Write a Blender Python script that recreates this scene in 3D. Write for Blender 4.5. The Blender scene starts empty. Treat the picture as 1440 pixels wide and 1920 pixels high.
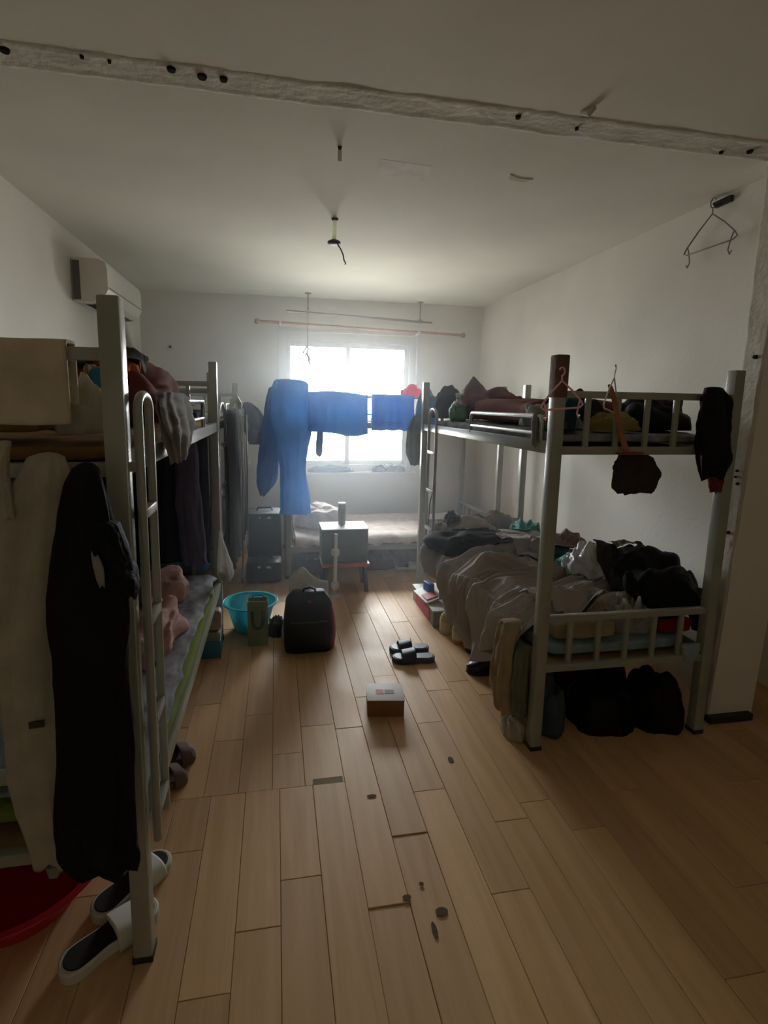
import bpy, bmesh, math, random
from mathutils import Vector, Matrix, noise
from mathutils.bvhtree import BVHTree
PI = math.pi
random.seed(7)
S = bpy.context.scene
C = S.collection

# ------------------------------------------------------------------ camera
cam_d = bpy.data.cameras.new('camera'); cam = bpy.data.objects.new('camera', cam_d); C.objects.link(cam)
yaw, pitch, roll = 0.173, 0.147, -0.017
cy_, sy_, cp_, sp_ = math.cos(yaw), math.sin(yaw), math.cos(pitch), math.sin(pitch)
fwd = Vector((sy_*cp_, cy_*cp_, -sp_)); right = Vector((cy_, -sy_, 0)); down = fwd.cross(right)
r2 = math.cos(roll)*right + math.sin(roll)*down; d2 = -math.sin(roll)*right + math.cos(roll)*down
cam.matrix_world = Matrix.Translation((0, 0, 1.562)) @ Matrix((r2, -d2, -fwd)).transposed().to_4x4()
cam_d.sensor_fit = 'AUTO'; cam_d.sensor_width = 36
cam_d.lens = 36*967.31/1920
cam_d.shift_x = (720-685.455)/1920; cam_d.shift_y = (900.259-960)/1920
cam_d.clip_start = 0.02
S.camera = cam

# ------------------------------------------------------------------ world, light, exposure
W = bpy.data.worlds.new('sky'); S.world = W; W.use_nodes = True
bg = W.node_tree.nodes['Background']; bg.inputs[1].default_value = 1.0
_wn, _wl = W.node_tree.nodes, W.node_tree.links      # overcast sky above, paler sunlit ground below
_tc = _wn.new('ShaderNodeTexCoord'); _sx = _wn.new('ShaderNodeSeparateXYZ'); _cr = _wn.new('ShaderNodeMapRange'); _mx = _wn.new('ShaderNodeMix')
_mx.data_type = 'RGBA'; _cr.inputs['From Min'].default_value = -.12; _cr.inputs['From Max'].default_value = .12
_mx.inputs[6].default_value = (12.0, 11.8, 10.8, 1); _mx.inputs[7].default_value = (39.5, 42, 43, 1)
_wl.new(_tc.outputs['Generated'], _sx.inputs[0]); _wl.new(_sx.outputs[2], _cr.inputs[0]); _wl.new(_cr.outputs[0], _mx.inputs[0]); _az = _wn.new('ShaderNodeMapRange'); _az.inputs['From Min'].default_value = -.7; _az.inputs['From Max'].default_value = .5; _az.inputs['To Min'].default_value = .5; _az.inputs['To Max'].default_value = 1.05
_vm = _wn.new('ShaderNodeVectorMath'); _vm.operation = 'SCALE'
_wl.new(_sx.outputs[0], _az.inputs[0]); _wl.new(_az.outputs[0], _vm.inputs['Scale']); _wl.new(_mx.outputs[2], _vm.inputs[0]); _wl.new(_vm.outputs[0], bg.inputs[0])
por = bpy.data.lights.new('window_portal', 'AREA'); por.shape = 'RECTANGLE'; por.size = 1.5; por.size_y = 1.5
por.cycles.is_portal = True
po = bpy.data.objects.new('window_portal', por); C.objects.link(po)
po.location = (0.79, 5.84, 1.55); po.rotation_euler = (-PI/2, 0, 0)
S.view_settings.view_transform = 'Standard'; S.view_settings.look = 'None'
S.view_settings.gamma = 1; S.view_settings.use_curve_mapping = False
S.view_settings.exposure = 0.54
S.cycles.use_denoising = True
S.cycles.max_bounces = 14; S.cycles.diffuse_bounces = 10; S.cycles.glossy_bounces = 4; S.cycles.transparent_max_bounces = 12
S.cycles.sample_clamp_indirect = 6

# ------------------------------------------------------------------ materials
def srgb(h):
    h = h.lstrip('#'); v = [int(h[i:i+2], 16)/255 for i in (0, 2, 4)]
    return tuple(c/12.92 if c <= .04045 else ((c+.055)/1.055)**2.4 for c in v)
def mat(name, col, rough=.6, metal=0., var=.12, vscale=12., bump=0., bscale=60., trans=0., alpha=1., coat=0., spec=.5, stretch=(1, 1, 1), col2=None):
    m = bpy.data.materials.new(name); m.use_nodes = True
    nt = m.node_tree; N = nt.nodes; L = nt.links; b = N['Principled BSDF']
    c = srgb(col) if isinstance(col, str) else col
    tc = N.new('ShaderNodeTexCoord'); mp = N.new('ShaderNodeMapping'); mp.inputs['Scale'].default_value = stretch
    L.new(tc.outputs['Object'], mp.inputs['Vector'])
    ns = N.new('ShaderNodeTexNoise'); ns.inputs['Scale'].default_value = vscale; ns.inputs['Detail'].default_value = 4
    L.new(mp.outputs[0], ns.inputs['Vector'])
    rp = N.new('ShaderNodeValToRGB')
    c2 = (srgb(col2) if isinstance(col2, str) else col2) if col2 else tuple(min(1, x*(1+var)) for x in c)
    rp.color_ramp.elements[0].color = (*[x*(1-var) for x in c], 1); rp.color_ramp.elements[1].color = (*c2, 1)
    rp.color_ramp.elements[0].position = .3; rp.color_ramp.elements[1].position = .7
    L.new(ns.outputs['Fac'], rp.inputs['Fac']); L.new(rp.outputs[0], b.inputs['Base Color'])
    b.inputs['Roughness'].default_value = rough; b.inputs['Metallic'].default_value = metal
    b.inputs['Specular IOR Level'].default_value = spec; b.inputs['Coat Weight'].default_value = coat
    if bump:
        n2 = N.new('ShaderNodeTexNoise'); n2.inputs['Scale'].default_value = bscale; n2.inputs['Detail'].default_value = 5
        L.new(mp.outputs[0], n2.inputs['Vector'])
        bp = N.new('ShaderNodeBump'); bp.inputs['Strength'].default_value = bump; bp.inputs['Distance'].default_value = .01
        L.new(n2.outputs['Fac'], bp.inputs['Height']); L.new(bp.outputs[0], b.inputs['Normal'])
    out = N['Material Output']; last = b.outputs[0]
    if trans:
        tr = N.new('ShaderNodeBsdfTranslucent'); L.new(rp.outputs[0], tr.inputs['Color'])
        mx = N.new('ShaderNodeMixShader'); mx.inputs[0].default_value = trans
        L.new(last, mx.inputs[1]); L.new(tr.outputs[0], mx.inputs[2]); last = mx.outputs[0]
    if alpha < 1:
        tp = N.new('ShaderNodeBsdfTransparent'); mx = N.new('ShaderNodeMixShader'); mx.inputs[0].default_value = alpha
        L.new(tp.outputs[0], mx.inputs[1]); L.new(last, mx.inputs[2]); last = mx.outputs[0]
    L.new(last, out.inputs[0])
    return m
def fabric(name, col, trans=.12, var=.15, **k):
    k.setdefault('rough', .9); k.setdefault('bump', .25); k.setdefault('bscale', 220); k.setdefault('spec', .2)
    return mat(name, col, trans=trans, var=var, **k)

WALL = mat('white_wall_paint', '#e2ded4', .75, var=.05, vscale=2.5, bump=.12, bscale=35, spec=.25)
CEIL = mat('ceiling_paint', '#e1dfd2', .8, var=.05, vscale=1.6, bump=.1, bscale=20, spec=.2)
PLASTER = mat('bare_plaster', '#cdc8bb', .95, var=.14, vscale=9, bump=.4, bscale=45, spec=.1)
SCAR = mat('plaster_scar', '#d6d2c6', .95, var=.14, vscale=7, bump=.5, bscale=40, spec=.1)
HOLE = mat('dark_hole', '#2a241e', .95, spec=.1)
DARKSTRIP = mat('dark_strip', '#2b2622', .6)
PVC = mat('white_window_plastic', '#dcdbd6', .35, var=.03)
STEEL = mat('grey_green_painted_steel', '#96988a', .27, var=.1, vscale=6, bump=.05, bscale=90, spec=.6)
STEEL2 = mat('pale_grey_painted_steel', '#9c9d95', .32, var=.1, vscale=6, bump=.05, bscale=90, spec=.6)
CHROME = mat('worn_chrome', '#b9bab6', .22, metal=.9, var=.1)
ROD = mat('brushed_rod', '#a09890', .3, metal=.7, var=.1)
BOARD = mat('plywood_board', '#9d7c54', .8, var=.2, vscale=5, stretch=(1, 8, 1))
TAPE = mat('brown_wrapped_wood', '#6d4f42', .8, var=.3, vscale=14, bump=.4)
ACW = mat('air_conditioner_plastic', '#d8d5c8', .4, var=.03)
DARKP = mat('dark_plastic', '#22221f', .5)
BLACK = fabric('black_down_fabric', '#0d0d0e', trans=0, var=.3, rough=.6)
COAT = fabric('black_padded_fabric', '#101113', trans=0, var=.3, rough=.75)
WHITE = fabric('offwhite_cotton', '#b3ac98', trans=.15)
TOWEL = fabric('beige_towelling', '#cdc1a8', trans=.05, bump=.5, bscale=300)
MAROON = fabric('maroon_knit', '#4a2024', trans=.05)
RUST = fabric('red_brown_quilt', '#693228', trans=.1, var=.2, vscale=5)
BROWNRED = fabric('dusky_red_brown_quilt', '#6f4038', trans=.08, var=.2, vscale=5)
ORANGE = fabric('orange_cloth', '#b9551f', trans=.1)
BLUE = fabric('blue_fabric', '#79acd6', trans=.45, var=.15, vscale=4)
BLUE2 = fabric('bright_blue_fabric', '#6fa6d8', trans=.45, var=.12, vscale=4)
SLATE = fabric('slate_blue_fabric', '#6488a8', trans=.4, var=.15, vscale=4)
NAVY = fabric('navy_fabric', '#26303f', trans=.05)
CURT = fabric('dark_navy_curtain', '#24262d', trans=.05, var=.3, vscale=8)
VIOLET = fabric('violet_cloth', '#5d5574', trans=.1)
GREY = fabric('grey_cotton', '#8e8c88', trans=.1)
DUVET = fabric('taupe_grey_duvet', '#b0aaa4', trans=.04, var=.12, vscale=3)
CHAR = fabric('charcoal_fleece', '#2c2a29', trans=0, var=.25)
SHEET = fabric('grey_patterned_sheet', '#8f9096', trans=.05, var=.45, vscale=16, stretch=(1, .6, 1))
SHEETW = fabric('white_sheet', '#d8d2cc', trans=.1)
SHEETB = fabric('pale_blue_sheet', '#8fa3a8', trans=.05, var=.2)
PINK = fabric('pink_cotton', '#c9a39c', trans=.15)
HOTPINK = fabric('hot_pink_cloth', '#e0486a', trans=.35)
GREENQ = fabric('olive_quilted_mattress', '#6d7a34', trans=0, var=.15)
BEIGE = fabric('beige_cotton', '#a08f74', trans=.08)
SAGE = fabric('sage_green_cloth', '#6e7361', trans=.08)
TEAL = fabric('dark_teal_cloth', '#1d4346', trans=.05)
AQUA = fabric('aqua_cloth', '#6aa9a1', trans=.1)
REDC = fabric('red_cloth', '#8c1422', trans=.05)
TAN = fabric('tan_cloth', '#8b6a3f', trans=.05)
PLASTW = mat('white_plastic_film', '#d9d6d6', .28, var=.05, trans=.35, spec=.6)
PLASTC = mat('clear_plastic_film', '#c9c6c0', .22, var=.1, trans=.3, alpha=.6, spec=.6)
PLASTG = mat('green_plastic_film', '#4f9440', .35, trans=.4, spec=.6)
CYAN = mat('cyan_plastic', '#16cbd8', .35, trans=.45, var=.03)
REDP = mat('red_plastic', '#c01a2e', .4, trans=.1, var=.05)
RUBW = mat('white_foam', '#c9c7ba', .6, var=.05)
RUBK = mat('black_foam', '#1b1917', .8, var=.1)
NAVYR = mat('navy_rubber', '#232a3d', .5, var=.1)
GREYR = mat('grey_rubber', '#5f6a73', .4, var=.1)
BRSHOE = mat('mauve_grey_felt', '#6a5a58', .9, var=.15)
CARD = mat('brown_cardboard', '#8a6447', .85, var=.1, stretch=(1, 1, 6))
CARDW = mat('white_cardboard', '#c9c4bf', .6, var=.05)
CARDG = mat('grey_green_carton', '#5a6862', .6, var=.15)
PAPERG = mat('sage_paper', '#7d8a66', .75, var=.06)
DKGREEN = mat('dark_green_print', '#28502f', .6)
BLUEP = mat('blue_plastic', '#0d6f92', .4)
BLACKN = mat('black_nylon', '#0e0f12', .65, var=.2, bump=.2, bscale=300)
REDN = mat('red_nylon', '#a3222c', .6, bump=.2, bscale=300)
SUIT = mat('dark_teal_luggage', '#1f2e33', .7, var=.1)
ORNG = mat('orange_plastic', '#c2512a', .45)
YELLOW = mat('yellow_plastic', '#c89a26', .35, trans=.2)
PINKP = mat('pink_plastic', '#f3bec8', .35)
WIRE = mat('white_coated_wire', '#d8d8d4', .35)
GLOWT = mat('pale_green_plastic_tube', '#eef6dc', .3, trans=.8)
REDPR = mat('red_print', '#b03038', .6)
GREYPR = mat('grey_print', '#544a42', .6)
PANE = bpy.data.materials.new('window_glass'); PANE.use_nodes = True
_n = PANE.node_tree; _n.nodes.remove(_n.nodes['Principled BSDF'])
_t = _n.nodes.new('ShaderNodeBsdfTransparent'); _g = _n.nodes.new('ShaderNodeBsdfGlossy'); _g.inputs['Roughness'].default_value = .02
_f = _n.nodes.new('ShaderNodeFresnel'); _f.inputs[0].default_value = 1.45; _m = _n.nodes.new('ShaderNodeMixShader')
_n.links.new(_f.outputs[0], _m.inputs[0]); _n.links.new(_t.outputs[0], _m.inputs[1]); _n.links.new(_g.outputs[0], _m.inputs[2])
_n.links.new(_m.outputs[0], _n.nodes['Material Output'].inputs[0])

def floor_mat():
    m = bpy.data.materials.new('laminate_planks'); m.use_nodes = True
    nt = m.node_tree; N = nt.nodes; L = nt.links; b = N['Principled BSDF']
    geo = N.new('ShaderNodeNewGeometry'); tc = N.new('ShaderNodeTexCoord'); mp = N.new('ShaderNodeMapping')
    mp.inputs['Scale'].default_value = (26, 1.6, 1)
    add = N.new('ShaderNodeVectorMath'); add.operation = 'ADD'
    sc = N.new('ShaderNodeMath'); sc.operation = 'MULTIPLY'; sc.inputs[1].default_value = 17
    L.new(geo.outputs['Random Per Island'], sc.inputs[0])
    L.new(tc.outputs['Object'], add.inputs[0]); L.new(sc.outputs[0], add.inputs[1]); L.new(add.outputs[0], mp.inputs['Vector'])
    ns = N.new('ShaderNodeTexNoise'); ns.inputs['Scale'].default_value = 1; ns.inputs['Detail'].default_value = 6; ns.inputs['Distortion'].default_value = .6
    L.new(mp.outputs[0], ns.inputs['Vector'])
    rp = N.new('ShaderNodeValToRGB'); rp.color_ramp.elements[0].color = (*srgb('#c9a172'), 1); rp.color_ramp.elements[1].color = (*srgb('#ddb789'), 1)
    rp.color_ramp.elements[0].position = .3; rp.color_ramp.elements[1].position = .75
    L.new(ns.outputs['Fac'], rp.inputs['Fac'])
    hs = N.new('ShaderNodeHueSaturation')
    mr = N.new('ShaderNodeMapRange'); mr.inputs['To Min'].default_value = .86; mr.inputs['To Max'].default_value = 1.1
    L.new(geo.outputs['Random Per Island'], mr.inputs['Value']); L.new(mr.outputs[0], hs.inputs['Value']); L.new(rp.outputs[0], hs.inputs['Color'])
    L.new(hs.outputs[0], b.inputs['Base Color'])
    sm = N.new('ShaderNodeTexNoise'); sm.inputs['Scale'].default_value = 3.2; sm.inputs['Detail'].default_value = 6
    L.new(tc.outputs['Object'], sm.inputs['Vector'])
    r2_ = N.new('ShaderNodeMapRange'); r2_.inputs['From Min'].default_value = .3; r2_.inputs['From Max'].default_value = .7
    r2_.inputs['To Min'].default_value = .40; r2_.inputs['To Max'].default_value = .55
    L.new(sm.outputs['Fac'], r2_.inputs['Value']); L.new(r2_.outputs[0], b.inputs['Roughness'])
    b.inputs['Specular IOR Level'].default_value = .42
    bp = N.new('ShaderNodeBump'); bp.inputs['Strength'].default_value = .06; bp.inputs['Distance'].default_value = .004
    L.new(ns.outputs['Fac'], bp.inputs['Height']); L.new(bp.outputs[0], b.inputs['Normal'])
    return m
FLOOR = floor_mat()

# ------------------------------------------------------------------ mesh helpers
def lerp(a, b, t): return a+(b-a)*t
def curve(pts, t):
    n = len(pts)-1; x = min(max(t, 0), 1)*n; i = min(int(x), n-1); f = x-i
    P = [pts[max(0, i-1)], pts[i], pts[i+1], pts[min(n, i+2)]]
    h = lambda a, b, c, d: .5*(2*b+(c-a)*f+(2*a-5*b+4*c-d)*f*f+(3*b-a-3*c+d)*f**3)
    if isinstance(P[0], (int, float)):
        return max(h(*P), min(P[1], P[2])*.8)
    return Vector([h(*[p[k] for p in P]) for k in range(3)])
def nz(x, y, z): return noise.noise(Vector((x, y, z)))
def ridge(x, y, z):
    s = 0; a = 1; f = 1
    for k in range(3):
        n = 1-abs(nz(x*f+k*7.3, y*f, z*f))*2.2; s += a*n; a *= .5; f *= 2.1
    return s/1.75
def billow(x, y, z):
    s = 0; a = 1; f = 1
    for k in range(3):
        s += a*abs(nz(x*f+k*7.3, y*f-k*3.1, z*f+k))*2.2; a *= .55; f *= 2.0
    return s/1.85
SUP = []      # soft things already lying in the room, so later ones settle on top of them
def settle(bm, eps=.014, reach=.36, register=True):
    vs = bm.verts; lo = [min(v.co[i] for v in vs) for i in range(3)]; hi = [max(v.co[i] for v in vs) for i in range(3)]
    near = [t for t, a, b in SUP if all(a[i] < hi[i]+.4*(i == 2) and b[i] > lo[i] for i in range(3))]
    for t in near:
        for v in vs:
            z0 = v.co.z; best = -9
            for ox, oy in ((0, 0), (.022, 0), (-.022, 0), (0, .022), (0, -.022), (.012, .012), (-.012, -.012)):
                h = t.ray_cast(Vector((v.co.x+ox, v.co.y+oy, z0+reach)), Vector((0, 0, -1)), reach+.006)
                if h[0] is not None: best = max(best, h[0].z)
            if best > -9: v.co.z = max(z0, best+eps)
    if register:
        b2 = bm.copy(); bmesh.ops.triangulate(b2, faces=b2.faces); t = BVHTree.FromBMesh(b2); b2.free()
        SUP.append((t, [min(v.co[i] for v in vs) for i in range(3)], [max(v.co[i] for v in vs) for i in range(3)]))
class MB:
    def __init__(s): s.bm = bmesh.new()
    def box(s, c, size, rz=0, rx=0, ry=0, bev=0):
        M = Matrix.Translation(c) @ Matrix.Rotation(rz, 4, 'Z') @ Matrix.Rotation(ry, 4, 'Y') @ Matrix.Rotation(rx, 4, 'X') @ Matrix.Diagonal((*size, 1))
        r = bmesh.ops.create_cube(s.bm, size=1, matrix=M)
        if bev:
            es = list({e for v in r['verts'] for e in v.link_edges})
            bmesh.ops.bevel(s.bm, geom=es, offset=bev, segments=2, affect='EDGES', profile=.6)
        return s
    def b2(s, a, b, bev=0):
        return s.box([(a[i]+b[i])/2 for i in range(3)], [abs(b[i]-a[i]) for i in range(3)], bev=bev)
    def tube(s, path, r, seg=8, closed=False, caps=True):
        P = [Vector(p) for p in path]; n = len(P); rings = []; up = None
        for i, p in enumerate(P):
            if closed: t = P[(i+1) % n]-P[i-1]
            else: t = P[min(i+1, n-1)]-P[max(i-1, 0)]
            t.normalize()
            if up is None: up = t.orthogonal().normalized()
            else: up = (up-t*up.dot(t)).normalized()
            bi = t.cross(up); rr = r[i] if isinstance(r, (list, tuple)) else r
            rings.append([s.bm.verts.new(p+up*rr*math.cos(a)+bi*rr*math.sin(a)) for a in [2*PI*k/seg for k in range(seg)]])
        for i in range(n if closed else n-1):
            A, B = rings[i], rings[(i+1) % n]
            for k in range(seg): s.bm.faces.new((A[k], A[(k+1) % seg], B[(k+1) % seg], B[k]))
        if caps and not closed:
            s.bm.faces.new(rings[0][::-1]); s.bm.faces.new(rings[-1])
        return s
    def cyl(s, a, b, r0, r1=None, seg=20): return s.tube([a, b], [r0, r0 if r1 is None else r1], seg)
    def lathe(s, prof, c, seg=40, sx=1, sy=1):
        rings = []
        for r, z in prof:
            rings.append([s.bm.verts.new((c[0]+sx*r*math.cos(2*PI*k/seg), c[1]+sy*r*math.sin(2*PI*k/seg), c[2]+z)) for k in range(seg)])
        for A, B in zip(rings, rings[1:]):
            for k in range(seg): s.bm.faces.new((A[k], A[(k+1) % seg], B[(k+1) % seg], B[k]))
        s.bm.faces.new(rings[0][::-1]); s.bm.faces.new(rings[-1])
        return s
    def grid(s, fn, nu, nv, wrap=False, capu=False):
        V = [[s.bm.verts.new(fn(i/(nu-1), j/(nv if wrap else nv-1))) for j in range(nv)] for i in range(nu)]
        for i in range(nu-1):
            for j in range(nv if wrap else nv-1):
                k = (j+1) % nv
                s.bm.faces.new((V[i][j], V[i][k], V[i+1][k], V[i+1][j]))
        if capu:
            for row, flip in ((V[0], True), (V[-1], False)):
                c = sum((v.co for v in row), Vector())/len(row); cv = s.bm.verts.new(c)
                for j in range(nv):
                    f = (row[j], row[(j+1) % nv], cv)
                    s.bm.faces.new(f[::-1] if flip else f)
        return s
    def poly(s, pts, z0, z1, bev=0):
        a = [s.bm.verts.new((x, y, z0)) for x, y in pts]; b = [s.bm.verts.new((x, y, z1)) for x, y in pts]; n = len(pts)
        s.bm.faces.new(a[::-1]); s.bm.faces.new(b)
        for i in range(n): s.bm.faces.new((a[i], a[(i+1) % n], b[(i+1) % n], b[i]))
        return s
    def build(s, name, m, parent=None, smooth=True, solid=0, bev=0, sub=0, ang=40):
        bm = s.bm; bmesh.ops.recalc_face_normals(bm, faces=bm.faces)
        if parent is None:
            xs = [v.co for v in bm.verts]
            o0 = Vector(((min(v.x for v in xs)+max(v.x for v in xs))/2, (min(v.y for v in xs)+max(v.y for v in xs))/2, min(v.z for v in xs)))
            loc = o0
        else: o0 = WL[parent.name]; loc = Vector()
        bmesh.ops.translate(bm, verts=bm.verts, vec=-o0)
        me = bpy.data.meshes.new(name); bm.to_mesh(me); bm.free()
        me.materials.append(m)
        if smooth: me.shade_smooth(); me.set_sharp_from_angle(angle=math.radians(ang))
        o = bpy.data.objects.new(name, me); C.objects.link(o); o.location = loc
        if parent is not None: o.parent = parent
        WL[o.name] = o0.copy()
        if solid:
            d = o.modifiers.new('thickness', 'SOLIDIFY'); d.thickness = solid; d.offset = 0
        if bev:
            d = o.modifiers.new('bevel', 'BEVEL'); d.width = bev; d.segments = 2; d.limit_method = 'ANGLE'
        if sub:
            d = o.modifiers.new('sub', 'SUBSURF'); d.levels = sub; d.render_levels = sub
        return o
WL = {}
def tag(o, label, cat, group=None, kind=None):
    o['label'] = label; o['category'] = cat
    if group: o['group'] = group
    if kind: o['kind'] = kind
    return o
def thing(name, loc, label, cat, group=None):
    o = bpy.data.objects.new(name, None); C.objects.link(o); o.location = loc; o.empty_display_size = .05
    WL[o.name] = Vector(loc)
    return tag(o, label, cat, group)
def struct(name, mb, m, parent=None, **k):
    o = mb.build(name, m, parent, **k)
    if parent is None: o['kind'] = 'structure'
    return o

# hanging garment: closed shell, elliptical sections with folds
def garment(mb, cen, hw, hd, folds=7, amp=.25, seed=0, rot=0., nh=70, na=72, rag=.02):
    cr, sr = math.cos(rot), math.sin(rot)
    def fn(t, a):
        th = 2*PI*a; c = curve(cen, t); cap = min(1, (t/.06)**.5+.15) if t < .06 else 1; w = curve(hw, t)*cap; d = curve(hd, t)*cap
        ph = seed*3.1+1.3*nz(t*2.2, seed, 0)+.8*nz(math.cos(th)*1.3+seed, math.sin(th)*1.3, t*3)
        grow = min(1, .25+t*1.3)
        f = 1+amp*grow*math.sin(folds*th+ph*2.5)*.5+amp*.8*nz(math.cos(th)*2+seed*5, math.sin(th)*2, t*6+seed)
        f += .16*(ridge(math.cos(th)*1.4+seed, math.sin(th)*1.4+t*2, t*5)-.5)+.10*(ridge(math.cos(th)*2.5+seed+t, math.sin(th)*2.5, t*11)-.5)
        e = .75
        x = w*math.copysign(abs(math.cos(th))**e, math.cos(th))*(1+(f-1)*.45)
        y = d*math.copysign(abs(math.sin(th))**e, math.sin(th))*f
        z = c.z+(rag*nz(math.cos(th)*2+seed*2, math.sin(th)*2, 3+t) if t > .6 else 0)
        return Vector((c.x+x*cr-y*sr, c.y+x*sr+y*cr, z))
    return mb.grid(fn, nh, na, wrap=True, capu=True)
# soft heap lying on a surface: displaced dome with a flat underside
def heap(mb, c, r, h, seed=0, amp=.2, freq=3., rz=0., nu=44, nv=80, flat=.0, ex=2.6, crease=.5):
    cr, sr = math.cos(rz), math.sin(rz)
    def fn(u, v):
        ph = PI*(u*.62); th = 2*PI*v
        sx = math.copysign(abs(math.cos(th))**(2/ex), math.cos(th)); sy = math.copysign(abs(math.sin(th))**(2/ex), math.sin(th))
        rr = math.sin(ph) if u < .806 else 1.0-.10*((u-.806)/.194)
        k = math.cos(ph) if u < .806 else -.0
        px, py = sx*rr, sy*rr
        wx_ = .35*nz(px*freq*.6+seed, py*freq*.6, seed*2.)
        n = nz(px*freq*.6+seed*9.1, py*freq*.6, seed+k*freq*.6)*1.0+crease*1.5*(billow(px*freq*.42+seed*4+wx_, py*freq*.42+wx_, seed+k*freq*.42)-.5)
        z = h*max(0, k)**.62
        z = z*(1+amp*.9*n) if u < .806 else h*max(0, .0)
        e = (1+amp*.5*nz(px*2.1+seed, py*2.1+5, seed))*(1+amp*.55*n)
        x, y = px*r[0]*e, py*r[1]*e
        return Vector((c[0]+x*cr-y*sr, c[1]+x*sr+y*cr, c[2]+max(0, z)))
    return mb.grid(fn, nu, nv, wrap=True)
def sheet(mb, fn, nu, nv): return mb.grid(fn, nu, nv)
# padded slab (mattress / folded quilt): rounded box with soft displacement
def pad(mb, a, b, seed=0, amp=.008, freq=6, n=(26, 40), rnd=.35, tuft=0):
    cx = [(a[i]+b[i])/2 for i in range(3)]; hs = [abs(b[i]-a[i])/2 for i in range(3)]
    def fn(u, v):
        ph = PI*u; th = 2*PI*v
        e1 = rnd; e2 = rnd*.6
        s_ = lambda x, e: math.copysign(abs(x)**e, x)
        x = s_(math.cos(th), e2)*s_(math.sin(ph), e1); y = s_(math.sin(th), e2)*s_(math.sin(ph), e1); z = s_(math.cos(ph), e1)
        X = cx[0]+x*hs[0]; Y = cx[1]+y*hs[1]; Z = cx[2]+z*hs[2]
        d = amp*(nz(X*freq+seed, Y*freq, Z*freq)+1.2*(ridge(X*freq*.6+seed, Y*freq*.6, seed)-.6))
        return Vector((X+x*d, Y+y*d, Z+(d if z > -.6 else 0)))
    return mb.grid(fn, n[0]*2, n[1]*3, wrap=True, capu=True)

# ------------------------------------------------------------------ the room
XL, XR, YB, ZC, YF = -1.33, 2.277, 5.643, 2.647, -1.3
XN = 2.75      # right wall of the nearer half
# floor: one mesh of separate laminate planks
mb = MB()
PW = .1345
def plank(x0, x1, y0, y1, dz, tx, ty):
    g = .0012
    r = bmesh.ops.create_cube(mb.bm, size=1, matrix=Matrix.Translation(((x0+x1)/2, (y0+y1)/2, -.010+dz)) @ Matrix.Rotation(tx, 4, 'X') @ Matrix.Rotation(ty, 4, 'Y') @ Matrix.Diagonal((x1-x0-g, y1-y0-g*1.3, .02, 1)))
    es = [e for e in {e for v in r['verts'] for e in v.link_edges}]
    bmesh.ops.bevel(mb.bm, geom=es, offset=.0016, segments=1, affect='EDGES')
fixed = {2: 1.375, 3: 1.63, 6: 1.635, 0: 1.51, -1: 1.36, 1: 1.925, -2: 1.20, 4: .92, 5: 1.36, 7: .80}
rnd = random.Random(3)
for k in range(-11, 22):
    x0 = .002+PW*k; x1 = x0+PW
    if x1 > XN+.1: continue
    lo = YF; L_ = .91
    if k <= 1:       # nearer patch, laid separately and standing a little proud
        j = fixed.get(k, 1.1+rnd.random()*.7); ys = [YF] + [y for y in (j-2*L_, j-L_, j) if y > YF+.05 and y < 1.9] + [1.925]
        for a, b in zip(ys, ys[1:]): plank(x0, x1, a, b, .003+rnd.uniform(-.0006, .0008), rnd.uniform(-.0012, .0012), rnd.uniform(-.003, .003))
        xo = -.03
        ys = [1.9265, 2.14+.5*((k*.37) % 1)]
        while ys[-1] < YB+.2: ys.append(ys[-1]+L_)
        for a, b in zip(ys, ys[1:]): plank(x0+xo, x1+(xo if k < 1 else 0), a, b, rnd.uniform(-.001, .0008), rnd.uniform(-.0015, .0015), rnd.uniform(-.004, .004))
    else:
        j = fixed.get(k, rnd.uniform(.9, 1.8)); y = j
        while y > YF: y -= L_
        ys = [y]
        while ys[-1] < YB+.2: ys.append(ys[-1]+L_)
        for a, b in zip(ys, ys[1:]):
            tx = rnd.uniform(-.002, .002)
            if k in (2, 3) and abs(b-j) < .01: tx = -.006
            plank(x0, x1, a, b, rnd.uniform(-.001, .0006), tx, rnd.uniform(-.004, .004))
floor = struct('floor', mb, FLOOR, smooth=False)
mb = MB(); mb.b2((XL-.3, YF-.3, -.06), (XN+.4, YB+.3, -.022)); struct('floor_slab', mb, HOLE, floor, smooth=False)
# scuffs and chips on the planks
for n_, (x, y, a, b) in enumerate(((.367, 1.832, .02, .008), (.496, 1.328, .02, .014), (.457, 1.276, .008, .026), (.754, 1.99, .012, .02), (.459, 1.428, .008, .008), (.40, 1.39, .014, .01))):
    m_ = MB(); m_.poly([(x+a*math.cos(t*PI/7)*(1+.3*nz(t, n_, 0)), y+b*math.sin(t*PI/7)*(1+.3*nz(t, n_, 4))) for t in range(14)], .0015, .0022)
    struct('floor_chip', m_, mat('worn_chip_%d' % n_, '#57452f', .85), floor, smooth=False)
m_ = MB(); m_.poly([(.137, 1.921), (.262, 1.921), (.264, 1.96), (.14, 1.958)], .0015, .0030); struct('floor_filler', m_, mat('pale_filler', '#8d8468', .9), floor, smooth=False)

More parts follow.
